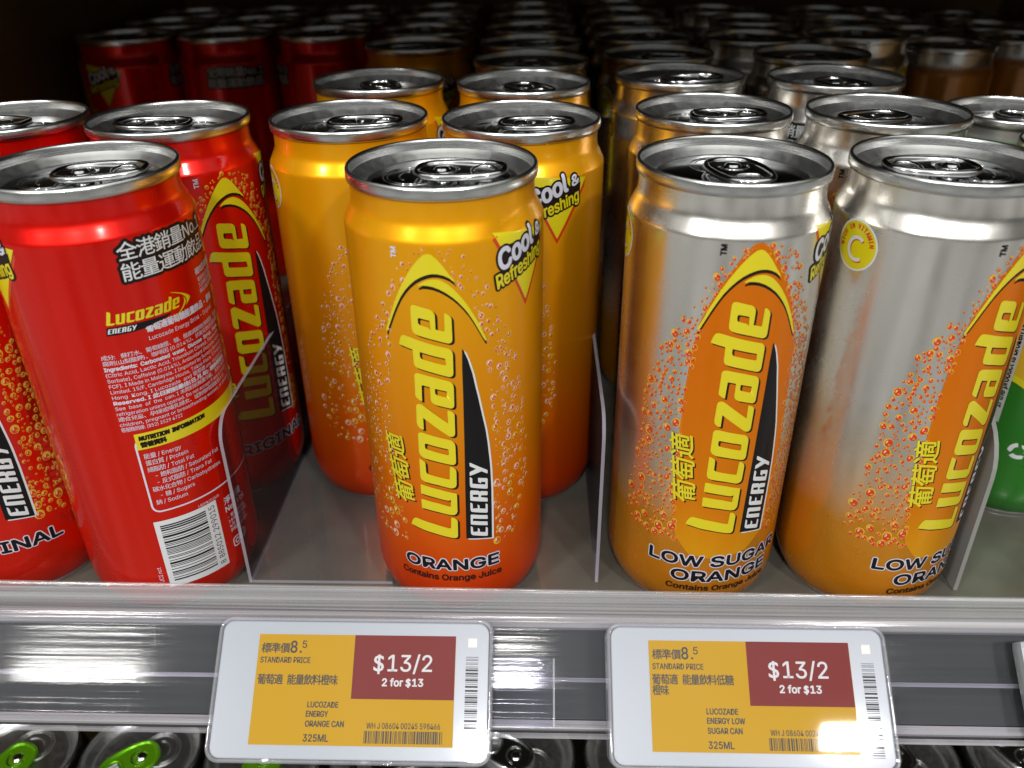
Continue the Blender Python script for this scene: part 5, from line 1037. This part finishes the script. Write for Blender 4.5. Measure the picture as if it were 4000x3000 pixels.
def tab_meshes(H):
    """plate with finger hole and rivet slot, rolled edge all round, rivet"""
    zt = H - 4.6 + 1.7
    out_ = []
    n = 56
    for k in range(n):
        a = 2 * math.pi * k / n
        ca, sa = math.cos(a), math.sin(a)
        px = 5.3 + 12.3 * math.copysign(abs(ca) ** 0.72, ca)
        hw = 7.6 - 0.75 * (px - 5.3) / 12.3 * (1 if px > 5 else 0.3)
        out_.append((px, hw * math.copysign(abs(sa) ** 0.72, sa)))
    hole = [(11.9 + 3.3 * math.copysign(abs(math.cos(2 * math.pi * k / 28)) ** 0.8, math.cos(2 * math.pi * k / 28)), 4.3 * math.copysign(abs(math.sin(2 * math.pi * k / 28)) ** 0.8, math.sin(2 * math.pi * k / 28))) for k in range(28)]
    slot_o = [(0.4 + 4.6 * math.cos(rad(100 - 200 * k / 16 + 0)), 4.6 * math.sin(rad(100 - 200 * k / 16))) for k in range(17)]
    slot_i = [(0.4 + 3.5 * math.cos(rad(100 - 200 * k / 16)), 3.5 * math.sin(rad(100 - 200 * k / 16))) for k in range(17)]
    slot = slot_o + slot_i[::-1]
    v2, f2 = flat_poly([out_, hole, slot])
    top = ([(x, y, zt + 0.35) for x, y in v2], f2)
    bot = ([(x, y, zt - 0.1) for x, y in v2], [tuple(reversed(q)) for q in f2])
    edge = tube([(x, y, zt + 0.1 + 0.035 * max(0, x)) for x, y in out_], 1.0, 10)
    hedge = tube([(x, y, zt + 0.25) for x, y in hole], 0.55, 8)
    sedge = tube([(x, y, zt + 0.2) for x, y in slot], 0.22, 6)
    tab = join(top, bot, edge, hedge, sedge)
    rivet = revolve([(3.0, zt - 1.5), (3.0, zt + 0.05), (2.6, zt + 0.3), (2.2, zt + 0.45), (2.0, zt + 0.9), (1.6, zt + 1.05), (0, zt + 1.05)], 28)
    return tab, rivet

_shared = {}
def shared(key, fn):
    if key not in _shared:
        _shared[key] = fn()
    return _shared[key]

def scaled_profile(R, H, rr):
    """the same wall for another can size"""
    o = []
    for r, z in BODY:
        if z <= 13:
            o.append((r * R / 28.5, z))
        elif z <= 130:
            o.append((R, 13 + (z - 13) * (H - 28) / 117))
        else:
            t = (28.5 - r) / 2.5
            o.append((R - t * (R - (rr - 0.95)), H - 15 + (z - 130)))
    return o

can_count = 0
def make_can(kind, x, y, apex, tab, label, group, z=0.0, H=CAN_H, R=28.5, rr=26.9, prints=None, tabmat='alu_tab', dents=None, skip=(), panel='alu_lid'):
    """apex: where the front print faces (degrees from the shopper, + to the right); tab: where the finger hole points"""
    t = thing('drink_can', label, 'drink can', (x, y, z), rad(apex), group)
    size = (H, R, rr)
    prof = BODY if (H == CAN_H and R == 28.5) else scaled_profile(R, H, rr)
    me = body_mesh(M[kind], prof, dents=dents) if dents else shared(('body', kind, size), lambda: body_mesh(M[kind], prof))
    link('body', me, t)
    link('base_ring', shared(('base', R), lambda: finish('base_ring', *tube([(23.9 * R / 28.5 * math.sin(2 * math.pi * k / 64), -23.9 * R / 28.5 * math.cos(2 * math.pi * k / 64), 0.75) for k in range(64)], 0.85, 8), [M['alu']])), t)
    link('rim', shared(('rim', size), lambda: finish('rim', *revolve(rim_profile(rr, H), 96), [M['alu']])), t)
    lid = link('lid', shared(('lid', size, panel), lambda: lid_finish(rr, H, panel)), t, rot=(0, 0, rad(tab - apex)))
    def mk():
        a, b = tab_meshes(H)
        return finish('pull_tab', *a, [M[tabmat]]), finish('rivet', *b, [M['alu_tab']])
    tm, rv = shared(('tab', H, tabmat), mk)
    link('pull_tab', tm, lid)
    link('rivet', rv, lid)
    for nm, pm in (prints or {}).items():
        if nm not in skip:
            link(nm, pm, t)
    return t

# ------------------------------------------------------------------ the shelf (its front runs 1.8 degrees off square to the camera)
YAW = rad(-1.8)
CY, SY = math.cos(YAW), math.sin(YAW)
def W2(x, y, z=0.0):
    return (x * CY - y * SY, x * SY + y * CY, z)

M['shelf'] = pmat('grey_painted_steel', (0.115, 0.108, 0.09), 0.27, 0.1, 0.15, bump=0.06, bscale=60, var=0.38)
M['shelf_under'] = pmat('dark_steel_underside', (0.03, 0.03, 0.03), 0.5, 0.0, var=0.1, bscale=40)
M['back'] = pmat('dark_brown_board', (0.30, 0.18, 0.055), 0.6, 0.0, var=0.25, bscale=30)
M['riser'] = clear_plastic('streaky_clear_riser', milk=0.22, streak=900, rough=0.16, milk_col=(0.74, 0.75, 0.76))
M['flap'] = clear_plastic('clear_label_flap', fan=0.25, gloss=0.5, milk=0.008, streak=700, rough=0.05, sbump=0.05, milk_col=(0.6, 0.6, 0.66))
M['ridge'] = clear_plastic('lilac_clear_ridge', milk=0.32, streak=500, rough=0.12, milk_col=(0.56, 0.55, 0.58))
M['channel'] = pmat('grey_channel_back', (0.034, 0.037, 0.034), 0.45, 0.0, var=0.12, bscale=50, spec=0.1)
M['acryl'] = clear_plastic('clear_acrylic', milk=0.015, rough=0.05, tint=(0.66, 0.63, 0.64))
M['acryl_foot'] = clear_plastic('clear_acrylic_foot', milk=0.02, rough=0.05, tint=(0.93, 0.92, 0.93))
M['acryl_edge'] = clear_plastic('acrylic_edge', milk=0.36, rough=0.15, milk_col=(0.60, 0.58, 0.68))
M['dusty'] = clear_plastic('dusty_acrylic', milk=0.72, rough=0.3, milk_col=(0.33, 0.33, 0.315))
M['esl_white'] = pmat('white_label_plastic', (0.345, 0.375, 0.395), 0.32, 0.0, 0.2, var=0.02)
M['esl_clear'] = clear_plastic('clear_label_shell', milk=0.22, rough=0.05, milk_col=(0.72, 0.73, 0.78))
M['esl_glass'] = clear_plastic('label_window', milk=0.004, rough=0.03, gloss=0.5)
M['paper_yellow'] = pmat('yellow_e_ink', (0.47, 0.262, 0.001), 0.5, 0.0, var=0.05, bscale=4000, spec=0.15)
M['paper_red'] = pmat('maroon_e_ink', (0.17, 0.018, 0.014), 0.5, 0.0, var=0.08, bscale=4000, spec=0.15)
M['paper_grey'] = pmat('grey_e_ink', (0.55, 0.53, 0.52), 0.5, 0.0, var=0.06, bscale=3000)
M['paper_black'] = pmat('black_e_ink', (0.02, 0.018, 0.012), 0.55, 0.0)
M['sensor'] = pmat('cream_sensor', (0.7, 0.68, 0.60), 0.25, 0.0, 0.6)

def board(name, x0, x1, y0, y1, z0, z1, mat, kind=True, bevel=0.0):
    me = finish(name, *box(x0, x1, y0, y1, z0, z1), [mat], smooth=False)
    if bevel:
        bevel_mesh(me, bevel)
    o = link(name, me, None, (0, 0, 0), (0, 0, YAW))
    return o

XL, XR, YB = -283.0, 365.5, 735.0
o = board('shelf_floor', XL, XR, 202.0, YB, -12.0, 0.0, M['shelf'])
o['kind'] = 'structure'
o = board('back_wall', XL - 20, XR + 20, YB + 0.5, YB + 18, -290, 290, M['back'])
o['kind'] = 'structure'
o = board('side_wall', XL - 18, XL - 0.5, 206.0, YB, -290, 290, M['back'])
o['kind'] = 'structure'
o = board('side_wall', 366.0, 384.0, 206.0, YB, -290, 290, M['back'])  # unseen right wall, added to keep light off the back right cans
o['kind'] = 'structure'
o = board('upper_shelf', XL - 20, XR + 20, 246.0, YB, 252.0, 268.0, M['shelf_under'])
tag(o, 'dark steel underside of the next shelf up, above all the cans', 'shelf')
o = board('lower_floor', XL, XR, 195.0, YB, -286.0, -274.0, M['shelf'])
o['kind'] = 'structure'

# ---- price rail along the shelf front
rail = thing('price_rail', 'clear streaky plastic price rail running along the shelf front under the cans', 'price rail', W2(0, 180, -25), YAW)
def rail_part(name, prof, mat, parent=rail, x0=-380.0, x1=420.0, tilt=0.0):
    """profile (y, z) in shelf millimetres, closed, drawn out along the shelf"""
    n = len(prof)
    v = [(x0, y - 180, z + 25 - tilt * x0) for y, z in prof] + [(x1, y - 180, z + 25 - tilt * x1) for y, z in prof]
    f = [(i, (i + 1) % n, n + (i + 1) % n, n + i) for i in range(n)]
    f += [tuple(range(n - 1, -1, -1)), tuple(range(n, 2 * n))]
    me = finish(name, v, f, [mat], smooth=False)
    bm = bmesh.new()
    bm.from_mesh(me)
    bmesh.ops.recalc_face_normals(bm, faces=bm.faces[:])
    bm.to_mesh(me)
    bm.free()
    return link(name, me, parent)
def slope(t, h):
    """point on the label slope: t mm down it, h mm in front of the channel back"""
    return (201.3 - 0.766 * t - 0.643 * h, 1.0 - 0.643 * t + 0.766 * h)
rail_part('riser', [(203.6, 2.4), (202.2, 2.4), (200.8, 6.4), (200.9, 14.9), (201.6, 15.5), (202.6, 15.1), (202.4, 6.5)], M['riser'], tilt=0.008)
rail_part('top_bead', [(200.7, 6.2), (199.0, 6.6), (197.6, 5.4), (197.2, 3.6), (197.9, 2.0), (199.8, 1.3), (201.0, 2.2)], M['ridge'])
rail_part('channel_back', [slope(-0.5, -0.2), slope(33, -0.2), slope(33, -2.0), slope(-0.5, -2.0)], M['channel'])
rail_part('channel_step', [slope(16.6, 0.1), slope(16.6, 2.4), slope(17.2, 2.8), slope(17.9, 2.4), slope(17.9, 0.1)], M['ridge'])
rail_part('front_flap', [slope(2.0, 4.2), slope(20, 3.6), slope(28.9, 4.2), slope(28.9, 5.2), slope(20, 4.6), slope(2.0, 5.2)], M['flap'])
rail_part('lower_bead', [slope(29.2, 0.0), slope(29.2, 4.2), slope(30.2, 5.2), slope(31.6, 5.0), slope(32.2, 3.8), slope(32.0, 0.0)], M['ridge'])
rail_part('lower_lip', [slope(33.0, 0.3), slope(33.0, 2.6), slope(33.8, 3.4), slope(34.6, 2.6), slope(34.6, 0.3)], M['ridge'])

# ---- dividers between the lanes
def divider(label, x, mat, edge, h, y0=220.0, y1=640.0, corner=14.0, th=1.6, foot=None, lean=0.0):
    t = thing('shelf_divider', label, 'divider', W2(x, y0), YAW, 'upright plastic dividers between the drink lanes')
    pts = [(0, 0.3), (y1 - y0, 0.3), (y1 - y0, h)]
    for k in range(9):
        a = rad(90 + 90 * k / 8)
        pts.append((corner + corner * math.cos(a), h - corner + corner * math.sin(a)))
    n = len(pts)
    v = [(-th / 2, y, z) for y, z in pts] + [(th / 2, y, z) for y, z in pts]
    f = [tuple(range(n)), tuple(range(2 * n - 1, n - 1, -1))]
    mi = [0, 0]
    for i in range(n):
        f.append((i, n + i, n + (i + 1) % n, (i + 1) % n))
        mi.append(1)
    me = finish('panel', v, f, [mat, edge], mi, smooth=False)
    link('panel', me, t)
    if foot:
        b = finish('foot', *box(th / 2 + 0.1, foot, 0.0, y1 - y0, 0.25, 1.5), [M['acryl_foot'], edge], smooth=False)
        for p in b.polygons:
            if abs(p.normal.z) < 0.5:
                p.material_index = 1
        link('foot', b, t)
    return t
divider('clear acrylic divider between the red cans and the orange cans', -99.5, M['acryl'], M['acryl_edge'], 67.0, foot=50, corner=9, th=1.1)
divider('clear acrylic divider between the orange cans and the silver cans', 21.8, M['acryl'], M['acryl_edge'], 67.0, y0=222, corner=9, th=1.1)
divider('dusty grey divider to the right of the silver cans, before the green cans', 144.7, M['dusty'], M['dusty'], 67.0, th=1.4, corner=20)

# ---- electronic price labels on the rail
def price_label(label, cx, s, hgt, lines, code):
    """s: how far the label centre sits down the rail slope; front face tilted 50 degrees back"""
    y, z = slope(s, hgt)
    t = thing('price_label', label, 'price label', W2(cx, y, z), 0, 'electronic price labels on the rail')
    t.rotation_euler = (rad(-50) + math.pi / 2, 0, YAW)         # local x right, y up the slope, z out of the face
    t.rotation_mode = 'XYZ'
    t.rotation_euler = (rad(40), 0, YAW)
    def slab(o, z0, z1):
        n = len(o)
        v = [(x, y_, z0) for x, y_ in o] + [(x, y_, z1) for x, y_ in o]
        f = [tuple(range(n - 1, -1, -1)), tuple(range(n, 2 * n))] + [(i, (i + 1) % n, n + (i + 1) % n, n + i) for i in range(n)]
        return v, f
    def flat(vf, zz):
        return [(q[0], q[1], zz) for q in vf[0]], vf[1]
    w, h = 85.3, 42.0
    me = finish('body', *slab(rrect(-w / 2 + 1.3, -h / 2 + 1.3, w / 2 - 1.3, h / 2 - 1.3, 3.2), -8.5, -0.6), [M['esl_white']], smooth=False)
    link('body', bevel_mesh(me, 0.35), t)
    # clear shell: a rounded frame round the white body and a window over it
    o_, i_ = rrect(-w / 2, -h / 2, w / 2, h / 2, 4.2, 8), rrect(-w / 2 + 1.2, -h / 2 + 1.2, w / 2 - 1.2, h / 2 - 1.2, 3.2, 8)
    n = len(o_)
    v, f = [], []
    ring = [(o_, -9.0), (o_, -0.9), ([(x * 0.996, y_ * 0.992) for x, y_ in o_], -0.1), ([(x * 0.985, y_ * 0.97) for x, y_ in o_], 0.25), (i_, 0.0), (i_, -9.0)]
    for pts, zz in ring:
        v += [(x, y_, zz) for x, y_ in pts]
    for a in range(len(ring)):
        b = (a + 1) % len(ring)
        for k in range(n):
            f.append((a * n + k, a * n + (k + 1) % n, b * n + (k + 1) % n, b * n + k))
    link('shell', finish('shell', v, f, [M['esl_clear']], smooth=True), t)
    link('window', finish('window', *flat((rrect(-w / 2 + 1.25, -h / 2 + 1.25, w / 2 - 1.25, h / 2 - 1.25, 3.1), [tuple(range(28))]), -0.05), [M['esl_glass']], smooth=False), t)
    # screen
    sx0, sx1, sy0, sy1 = -29.8, 31.2, -15.8, 15.8
    scr = link('screen', finish('screen', *flat(rect(sx0, sy0, sx1, sy1), -0.5), [M['paper_yellow']], smooth=False), t)
    hs, ws = sy1 - sy0, sx1 - sx0
    def panel(name, items, parent=scr):
        V, F, MI, mats = [], [], [], []
        for vf, mat, zz in items:
            if mat not in mats:
                mats.append(mat)
            b = len(V)
            V += [(q[0], q[1], zz + (0.0015 * q[2] if len(q) > 2 else 0)) for q in vf[0]]
            F += [tuple(i + b for i in q) for q in vf[1]]
            MI += [mats.index(mat)] * len(vf[1])
        return link(name, finish(name, V, F, mats, MI, smooth=False), parent)
    K, G = M['paper_black'], M['paper_grey']
    px, py = sx0 + ws * 0.488, sy1 - hs * 0.585
    panel('offer_panel', [(rect(px, py, sx1 - 0.1, sy1), M['paper_red'], -0.45),
                          (place(flat_text('$13/2', 4.7, width=17.8, bold=0.08, align='CENTER'), (px + sx1) / 2 - 0.4, sy1 - hs * 0.33), G, -0.38),
                          (place(flat_text('2 for $13', 2.1, width=12.4, bold=0.12, align='CENTER'), (px + sx1) / 2 - 0.2, sy1 - hs * 0.465), G, -0.38)])
    it = [(place(flat_text('標準價', 2.15, width=8.8, bold=0.05), sx0 + 1.0, sy1 - hs * 0.165), K, -0.44),
          (place(flat_text('8', 3.4, bold=0.1, xs=0.85), sx0 + 10.0, sy1 - hs * 0.17), K, -0.44),
          (place(flat_text('.', 3.2, bold=0.05), sx0 + 12.9, sy1 - hs * 0.17), K, -0.44),
          (place(flat_text('5', 2.1, bold=0.04), sx0 + 13.6, sy1 - hs * 0.125), K, -0.44),
          (place(flat_text('STANDARD PRICE', 1.65, width=15.4, bold=0.05), sx0 + 1.0, sy1 - hs * 0.265), K, -0.44)]
    for s_, fx, fy, cap, wid in lines:
        it.append((place(flat_text(s_, cap * 1.1, width=wid, bold=0.07 if s_.isascii() else 0.05), sx0 + ws * fx, sy1 - hs * fy), K, -0.44))
    it.append((place(flat_text(code, 1.6, width=22.0, bold=0.03), sx0 + ws * 0.575, sy1 - hs * 0.845), K, -0.44))
    panel('price_text', it)
    rnd = random.Random(21)
    bars = []
    x = sx0 + ws * 0.565
    while x < sx0 + ws * 0.945:
        wd = rnd.choice((0.18, 0.18, 0.32, 0.5))
        bars.append((rect(x, sy1 - hs * 0.975, x + wd, sy1 - hs * 0.865), K, -0.44))
        x += wd + rnd.choice((0.2, 0.22, 0.36))
    panel('screen_barcode', bars)
    bars = []
    y_ = -16.6
    while y_ < 10.2:
        wd = rnd.choice((0.14, 0.16, 0.3, 0.55))
        bars.append((rect(34.4, y_, 38.2, y_ + wd), K, -0.5))
        y_ += wd + rnd.choice((0.22, 0.25, 0.4, 0.6))
    panel('side_barcode', bars, t)
    link('sensor', bevel_mesh(finish('sensor', *box(34.9, 37.8, 12.4, 15.4, -1.2, -0.35), [M['sensor']], smooth=False), 0.4), t)
    return t
price_label('white electronic price label with yellow screen for the orange can, under the orange cans', -55.1, 21.1, 17.5,
            [('葡萄適  能量飲料橙味', 0.012, 0.455, 2.0, 24.6), ('LUCOZADE', 0.275, 0.665, 1.45, 9.3), ('ENERGY', 0.272, 0.748, 1.45, 6.6), ('ORANGE CAN', 0.272, 0.835, 1.45, 11.6), ('325ML', 0.268, 0.965, 1.75, 7.5)],
            'WH J 08604 00245 598466')
price_label('white electronic price label with yellow screen for the low sugar can, under the silver cans', 65.1, 21.4, 15.5,
            [('葡萄適  能量飲料低糖', 0.012, 0.395, 2.0, 24.6), ('橙味', 0.012, 0.492, 2.0, 4.9), ('LUCOZADE', 0.272, 0.665, 1.45, 9.3), ('ENERGY LOW', 0.272, 0.748, 1.45, 11.2), ('SUGAR CAN', 0.272, 0.835, 1.45, 10.2), ('325ML', 0.272, 0.965, 1.75, 7.5)],
            'WH J 08604 00245 598471')
y_, z_ = slope(17.0, 11.0)
blank = thing('price_label', 'pale lilac end of another price label at the right edge of the photo', 'price label', W2(190.5, y_, z_), 0, 'electronic price labels on the rail')
blank.rotation_euler = (rad(40), 0, YAW)
link('body', bevel_mesh(finish('body', *box(-40, 40, -19, 13, -6, 0), [M['lilac_plastic'] if 'lilac_plastic' in M else M['esl_white']], smooth=False), 2.2), blank)
# clear bracket beside the first label
y_, z_ = slope(21.0, 9.0)
br = thing('label_bracket', 'small clear plastic bracket on the rail just right of the orange price label', 'bracket', W2(-3.0, y_, z_), 0)
br.rotation_euler = (rad(40), 0, YAW)
def slab2(o, z0, z1):
    n = len(o)
    return [(x, y, z0) for x, y in o] + [(x, y, z1) for x, y in o], [tuple(range(n - 1, -1, -1)), tuple(range(n, 2 * n))] + [(i, (i + 1) % n, n + (i + 1) % n, n + i) for i in range(n)]
link('plate', finish('plate', *slab2(rrect(-9, -10.5, 9.6, 10.5, 2.5), -2.0, 0.0), [M['esl_glass']], smooth=False), br)
link('edge', finish('edge', *slab2(rrect(9.0, -10.0, 9.6, 10.0, 0.25), -2.0, 0.1), [M['esl_clear']], smooth=False), br)

# ------------------------------------------------------------------ the cans
PO, PS, PRED = prints_for('orange'), prints_for('silver'), prints_for('red')
BACK = red_back_label()
GO, GS, GR, GG, GL = 'orange cans', 'silver cans', 'red cans', 'small cans on the right', 'cans on the shelf below'
R1P = dict(PRED)
for k in ('bubble_print',):
    BACK['rear_bubbles'] = BACK.pop(k) if k in BACK else BACK['rear_bubbles']
R1P.update(BACK)

make_can('orange', -18.9, 234.1, -5.5, -6, 'orange can standing alone in front of the other orange cans, logo facing forward', GO, prints=PO,
         dents=[(47, 132.8, 9, 2.2, 0.8, -2.5)])
make_can('orange', -54.7, 295.9, 30, -4, 'orange can behind the front orange one, to its left, base and bubbles showing', GO, prints=PO)
make_can('orange', 4.0, 291.4, -35.4, -8, 'orange can behind the front orange one, to its right, with the yellow slogan triangle', GO, prints=PO)
make_can('silver', 62.5, 234.5, 4.5, -82, 'silver and amber low sugar can right of the clear divider, tab pointing forward', GS, prints=PS)
make_can('silver', 122.4, 232.1, 27.5, 178, 'silver and amber low sugar can with the round vitamin badge, cut by the right edge', GS, prints=PS)
make_can('silver', 71.0, 301.1, -12, -8, 'silver can directly behind the low sugar can next to the clear divider', GS, prints=PS)
make_can('silver', 129.6, 296.1, -25, 202, 'silver can directly behind the low sugar can with the vitamin badge', GS, prints=PS)
make_can('red', -120.7, 235.8, -100.4, 8, 'dented red can turned to show its fine print, nutrition panel and barcode', GR, prints=R1P, 
         dents=[(8, 131.5, 5, 4.5, 1.7, -1.8), (15, 127, 3, 9, 0.8, 1.2), (-2, 126, 3, 7, 0.6, -1.0), (-34, 112, 3.0, 12, 0.9, 0.25), (-24, 100, 4, 2.4, 0.8, 0.0)])
make_can('red', -117.0, 297.1, 48.5, 186, 'red can behind the dented one, its big yellow logo turned to the right', GR, prints=PRED)
make_can('red', -177.5, 243.5, 10.5, 150, 'red can in the bottom left corner whose lettering ends in NAL', GR, prints=PRED)
make_can('red', -175.0, 300.5, 80, 175, 'red can at the left edge whose lid shows above the dented can', GR, prints=PRED)

# rows behind
rows = [
    ('orange', -53.6, 364.4, 20, -75, 'orange can in the third row on the left, lid in half shadow', GO),
    ('orange', 6.0, 357.5, -60, -62, 'orange can in the third row on the right, lid in half shadow', GO),
    ('orange', 10.5, 416.0, 40, -80, 'dim orange can fourth from the front in the right orange lane', GO),
    ('orange', -48.0, 470.0, -30, 200, 'dim orange can set back in the left orange lane behind a gap', GO),
    ('orange', 12.0, 475.0, 120, 15, 'dim orange can fifth from the front in the right orange lane', GO),
    ('orange', 13.5, 534.0, 70, 60, 'dark orange can sixth from the front in the right orange lane', GO),
    ('orange', -47.0, 529.0, 10, 100, 'dark orange can second behind the gap in the left orange lane', GO),
    ('orange', -46.0, 588.0, 50, 10, 'dark orange can third behind the gap in the left orange lane', GO),
    ('orange', 15.5, 594.0, 200, -60, 'nearly black orange can seventh from the front in the right orange lane', GO),
    ('orange', -44.5, 648.0, 90, 60, 'nearly black orange can at the very back of the left orange lane', GO),
    ('orange', 17.0, 654.0, 20, 160, 'nearly black orange can at the very back of the right orange lane', GO),
    ('silver', 71.7, 369.8, 205, 5, 'silver can in the third row of the left silver lane, dark lettering on its side', GS),
    ('silver', 133.7, 360.8, 150, -70, 'silver can in the third row of the right silver lane', GS),
    ('silver', 72.0, 431.0, 30, -20, 'dim silver can fourth from the front in the left silver lane', GS),
    ('silver', 144.0, 424.0, 70, 200, 'dim silver can fourth from the front in the right silver lane', GS),
    ('silver', 73.5, 492.0, 100, 60, 'dim silver can fifth from the front in the left silver lane', GS),
    ('silver', 132.0, 483.5, 60, 110, 'dim silver can fifth from the front in the right silver lane, with a bright highlight', GS),
    ('silver', 76.5, 553.0, 10, 20, 'dark silver can sixth from the front in the left silver lane', GS),
    ('silver', 151.0, 563.0, 0, 20, 'dark silver can sixth from the front in the right silver lane', GS),
    ('silver', 190.0, 491.0, 140, 70, 'dim silver can wedged to the right of the silver lanes', GS),
    ('silver', 204.0, 548.0, 100, 170, 'dark silver can standing behind the wedged one', GS),
    ('silver', 79.0, 612.0, 60, 130, 'nearly black silver can seventh from the front in the left silver lane', GS),
    ('silver', 140.0, 622.0, 60, 130, 'nearly black silver can seventh from the front in the right silver lane', GS),
    ('silver', 210.0, 607.0, 60, 130, 'nearly black silver can last in the column right of the silver lanes', GS),
    ('silver', 81.0, 671.0, 160, 30, 'nearly black silver can at the very back of the left silver lane', GS),
    ('red', -218.0, 517.0, -72, 60, 'dark red can at the left of the back row, with the slogan triangle', GR),
    ('red', -163.0, 522.0, 215, -20, 'dark red can in the middle of the back row, with white Chinese lettering', GR),
    ('red', -106.0, 522.0, 120, 60, 'dark red can at the right of the back row, next to the orange cans', GR),
    ('red', -214.0, 577.0, 20, 0, 'nearly black red can behind the left one of the back row', GR),
    ('red', -160.0, 580.5, 50, 90, 'nearly black red can behind the middle one of the back row', GR),
    ('red', -103.0, 581.0, 0, 180, 'nearly black red can behind the right one of the back row', GR),
    ('red', -213.0, 637.0, 20, 45, 'nearly black red can last on the left of the red lane', GR),
    ('red', -158.0, 640.0, 20, 130, 'nearly black red can last in the middle of the red lane', GR),
    ('red', -101.0, 641.0, 20, 80, 'nearly black red can last on the right of the red lane', GR),
]
pr = {'orange': PO, 'silver': PS, 'red': PRED}
for kind, x, y, ap, tb, lab, g in rows:
    make_can(kind, x, y, ap, tb, lab, g, prints=pr[kind])

# smaller cans on the right
GH, GRAD, GRIM = 136.5, 26.6, 25.8
def green_prints():
    d = {}
    prof = [q for q in scaled_profile(GRAD, GH, GRIM) if q[1] < 0.6 or q[0] > 22][1:]
    prof = sorted(prof, key=lambda q: q[1])
    U = lambda deg: rad(deg) * GRAD
    P = Print(prof, GRAD)
    P.add(rect(U(-98), 40, U(-45), 122), M['greyink'], 1)
    P.add(place(flat_text('If the product is broken or damaged', 2.3, bold=0.12, width=46.0), U(-47), 46, 90), M['dark'], 2)
    d['warning_strip'] = P.mesh('warning_strip')
    P = Print(prof, GRAD)
    up = [(U(-45) + k * 1.5, 60 - 0.055 * (k * 1.5) ** 1.35 * 4) for k in range(24)]
    P.add(flat_poly([[(U(-45), 122)] + up + [(up[-1][0], 122)]]), M['gold'], 1)
    P.add(flat_poly([up + [(x, z - 2.6 - 0.05 * i) for i, (x, z) in reversed(list(enumerate(up)))]]), M['yellow'], 2)
    d['swoosh'] = P.mesh('swoosh')
    P = Print(prof, GRAD)
    cx, cy = U(-25.5), 30.5
    for k in range(3):
        a0 = 90 + 120 * k
        pts_o, pts_i = [], []
        for j in range(8):
            a = rad(a0 + 14 + 78 * j / 7)
            pts_o.append((cx + 3.6 * math.cos(a), cy + 3.4 * math.sin(a)))
            pts_i.append((cx + 1.9 * math.cos(a), cy + 1.8 * math.sin(a)))
        a = rad(a0 + 112)
        tip = (cx + 2.75 * math.cos(a), cy + 2.6 * math.sin(a))
        P.add(flat_poly([pts_o + [tip] + pts_i[::-1]]), M['white'], 2)
    d['recycling_mark'] = P.mesh('recycling_mark')
    return d
GP = green_prints()
make_can('green', 197.0, 279.0, 0, 30, 'green can with a white recycling mark beside the dusty divider', GG, H=GH, R=GRAD, rr=GRIM, prints=GP)
make_can('green', 196.5, 333.5, 30, -40, 'small can behind the green one, only its silver lid showing', GG, H=GH, R=GRAD, rr=GRIM, prints=GP)
for (x, y, tb, lab) in ((250, 510, 20, 'dim amber can at the back right, left one of its row'), (306, 535, 80, 'dim amber can at the back right, cut by the edge of the photo'),
                    (257, 566, 40, 'dark amber can at the back right, second from the front of its lane'), (313, 592, 120, 'dark amber can behind the one cut by the edge'),
                    (264, 621, 10, 'nearly black amber can, third from the front of its lane'), (320, 648, 60, 'nearly black amber can at the far right of the last row'),
                    (270, 676, 10, 'nearly black amber can at the back, left of the last amber can')):
    make_can('amber', x, y, 0, tb, lab, GG, H=GH, R=GRAD, rr=GRIM)

# cans on the shelf below: only their lids show under the rail
low = [(-229, 252, 248, 'green_tab', 'silver can lid with a green tab at the bottom left corner, on the shelf below'),
       (-172, 252, 215, 'green_tab', 'silver can lid with a green tab, second from the left on the shelf below'),
       (-115, 251, 262, 'green_tab', 'silver can lid with a green tab, half hidden below the orange price label'),
       (-58, 250.5, 200, 'alu_tab', 'dark can lid hidden mostly below the orange price label'),
       (0, 250, 150, 'alu_tab', 'plain silver can lid on the shelf below, between the two price labels'),
       (58, 249, 30, 'alu_tab', 'plain silver can lid on the shelf below, left under the low sugar price label'),
       (115.5, 248, 80, 'alu_tab', 'plain silver can lid on the shelf below, right under the low sugar price label'),
       (173, 247, 120, 'alu_tab', 'plain silver can lid on the shelf below, right of the low sugar price label'),
       (231, 246, 120, 'alu_tab', 'plain silver can lid on the shelf below, at the bottom right corner')]
for x, y, tb, tm, lab in low:
    c = make_can('black_can', x, y, 0, tb, lab, GL, z=-274.0, tabmat=tm, panel='alu_satin')
    if tm == 'green_tab':
        lid = [q for q in c.children if q.name.split('.')[0] == 'lid'][0]
        def claw():
            V, F = [], []
            for k in (-1, 0, 1):
                o = [(10.2, k * 1.9 - 0.55), (14.6 - abs(k) * 0.7, k * 1.9 - 0.35), (15.6 - abs(k), k * 1.9), (14.4 - abs(k), k * 1.9 + 0.4), (10.2, k * 1.9 + 0.6)]
                b = len(V)
                V += [(x_, y_, CAN_H - 2.35) for x_, y_ in o]
                F.append(tuple(range(b, b + 5)))
            return finish('claw_mark', V, F, [M['white']], smooth=False)
        link('claw_mark', shared('claw', claw), lid)
print('objects', len(bpy.data.objects))
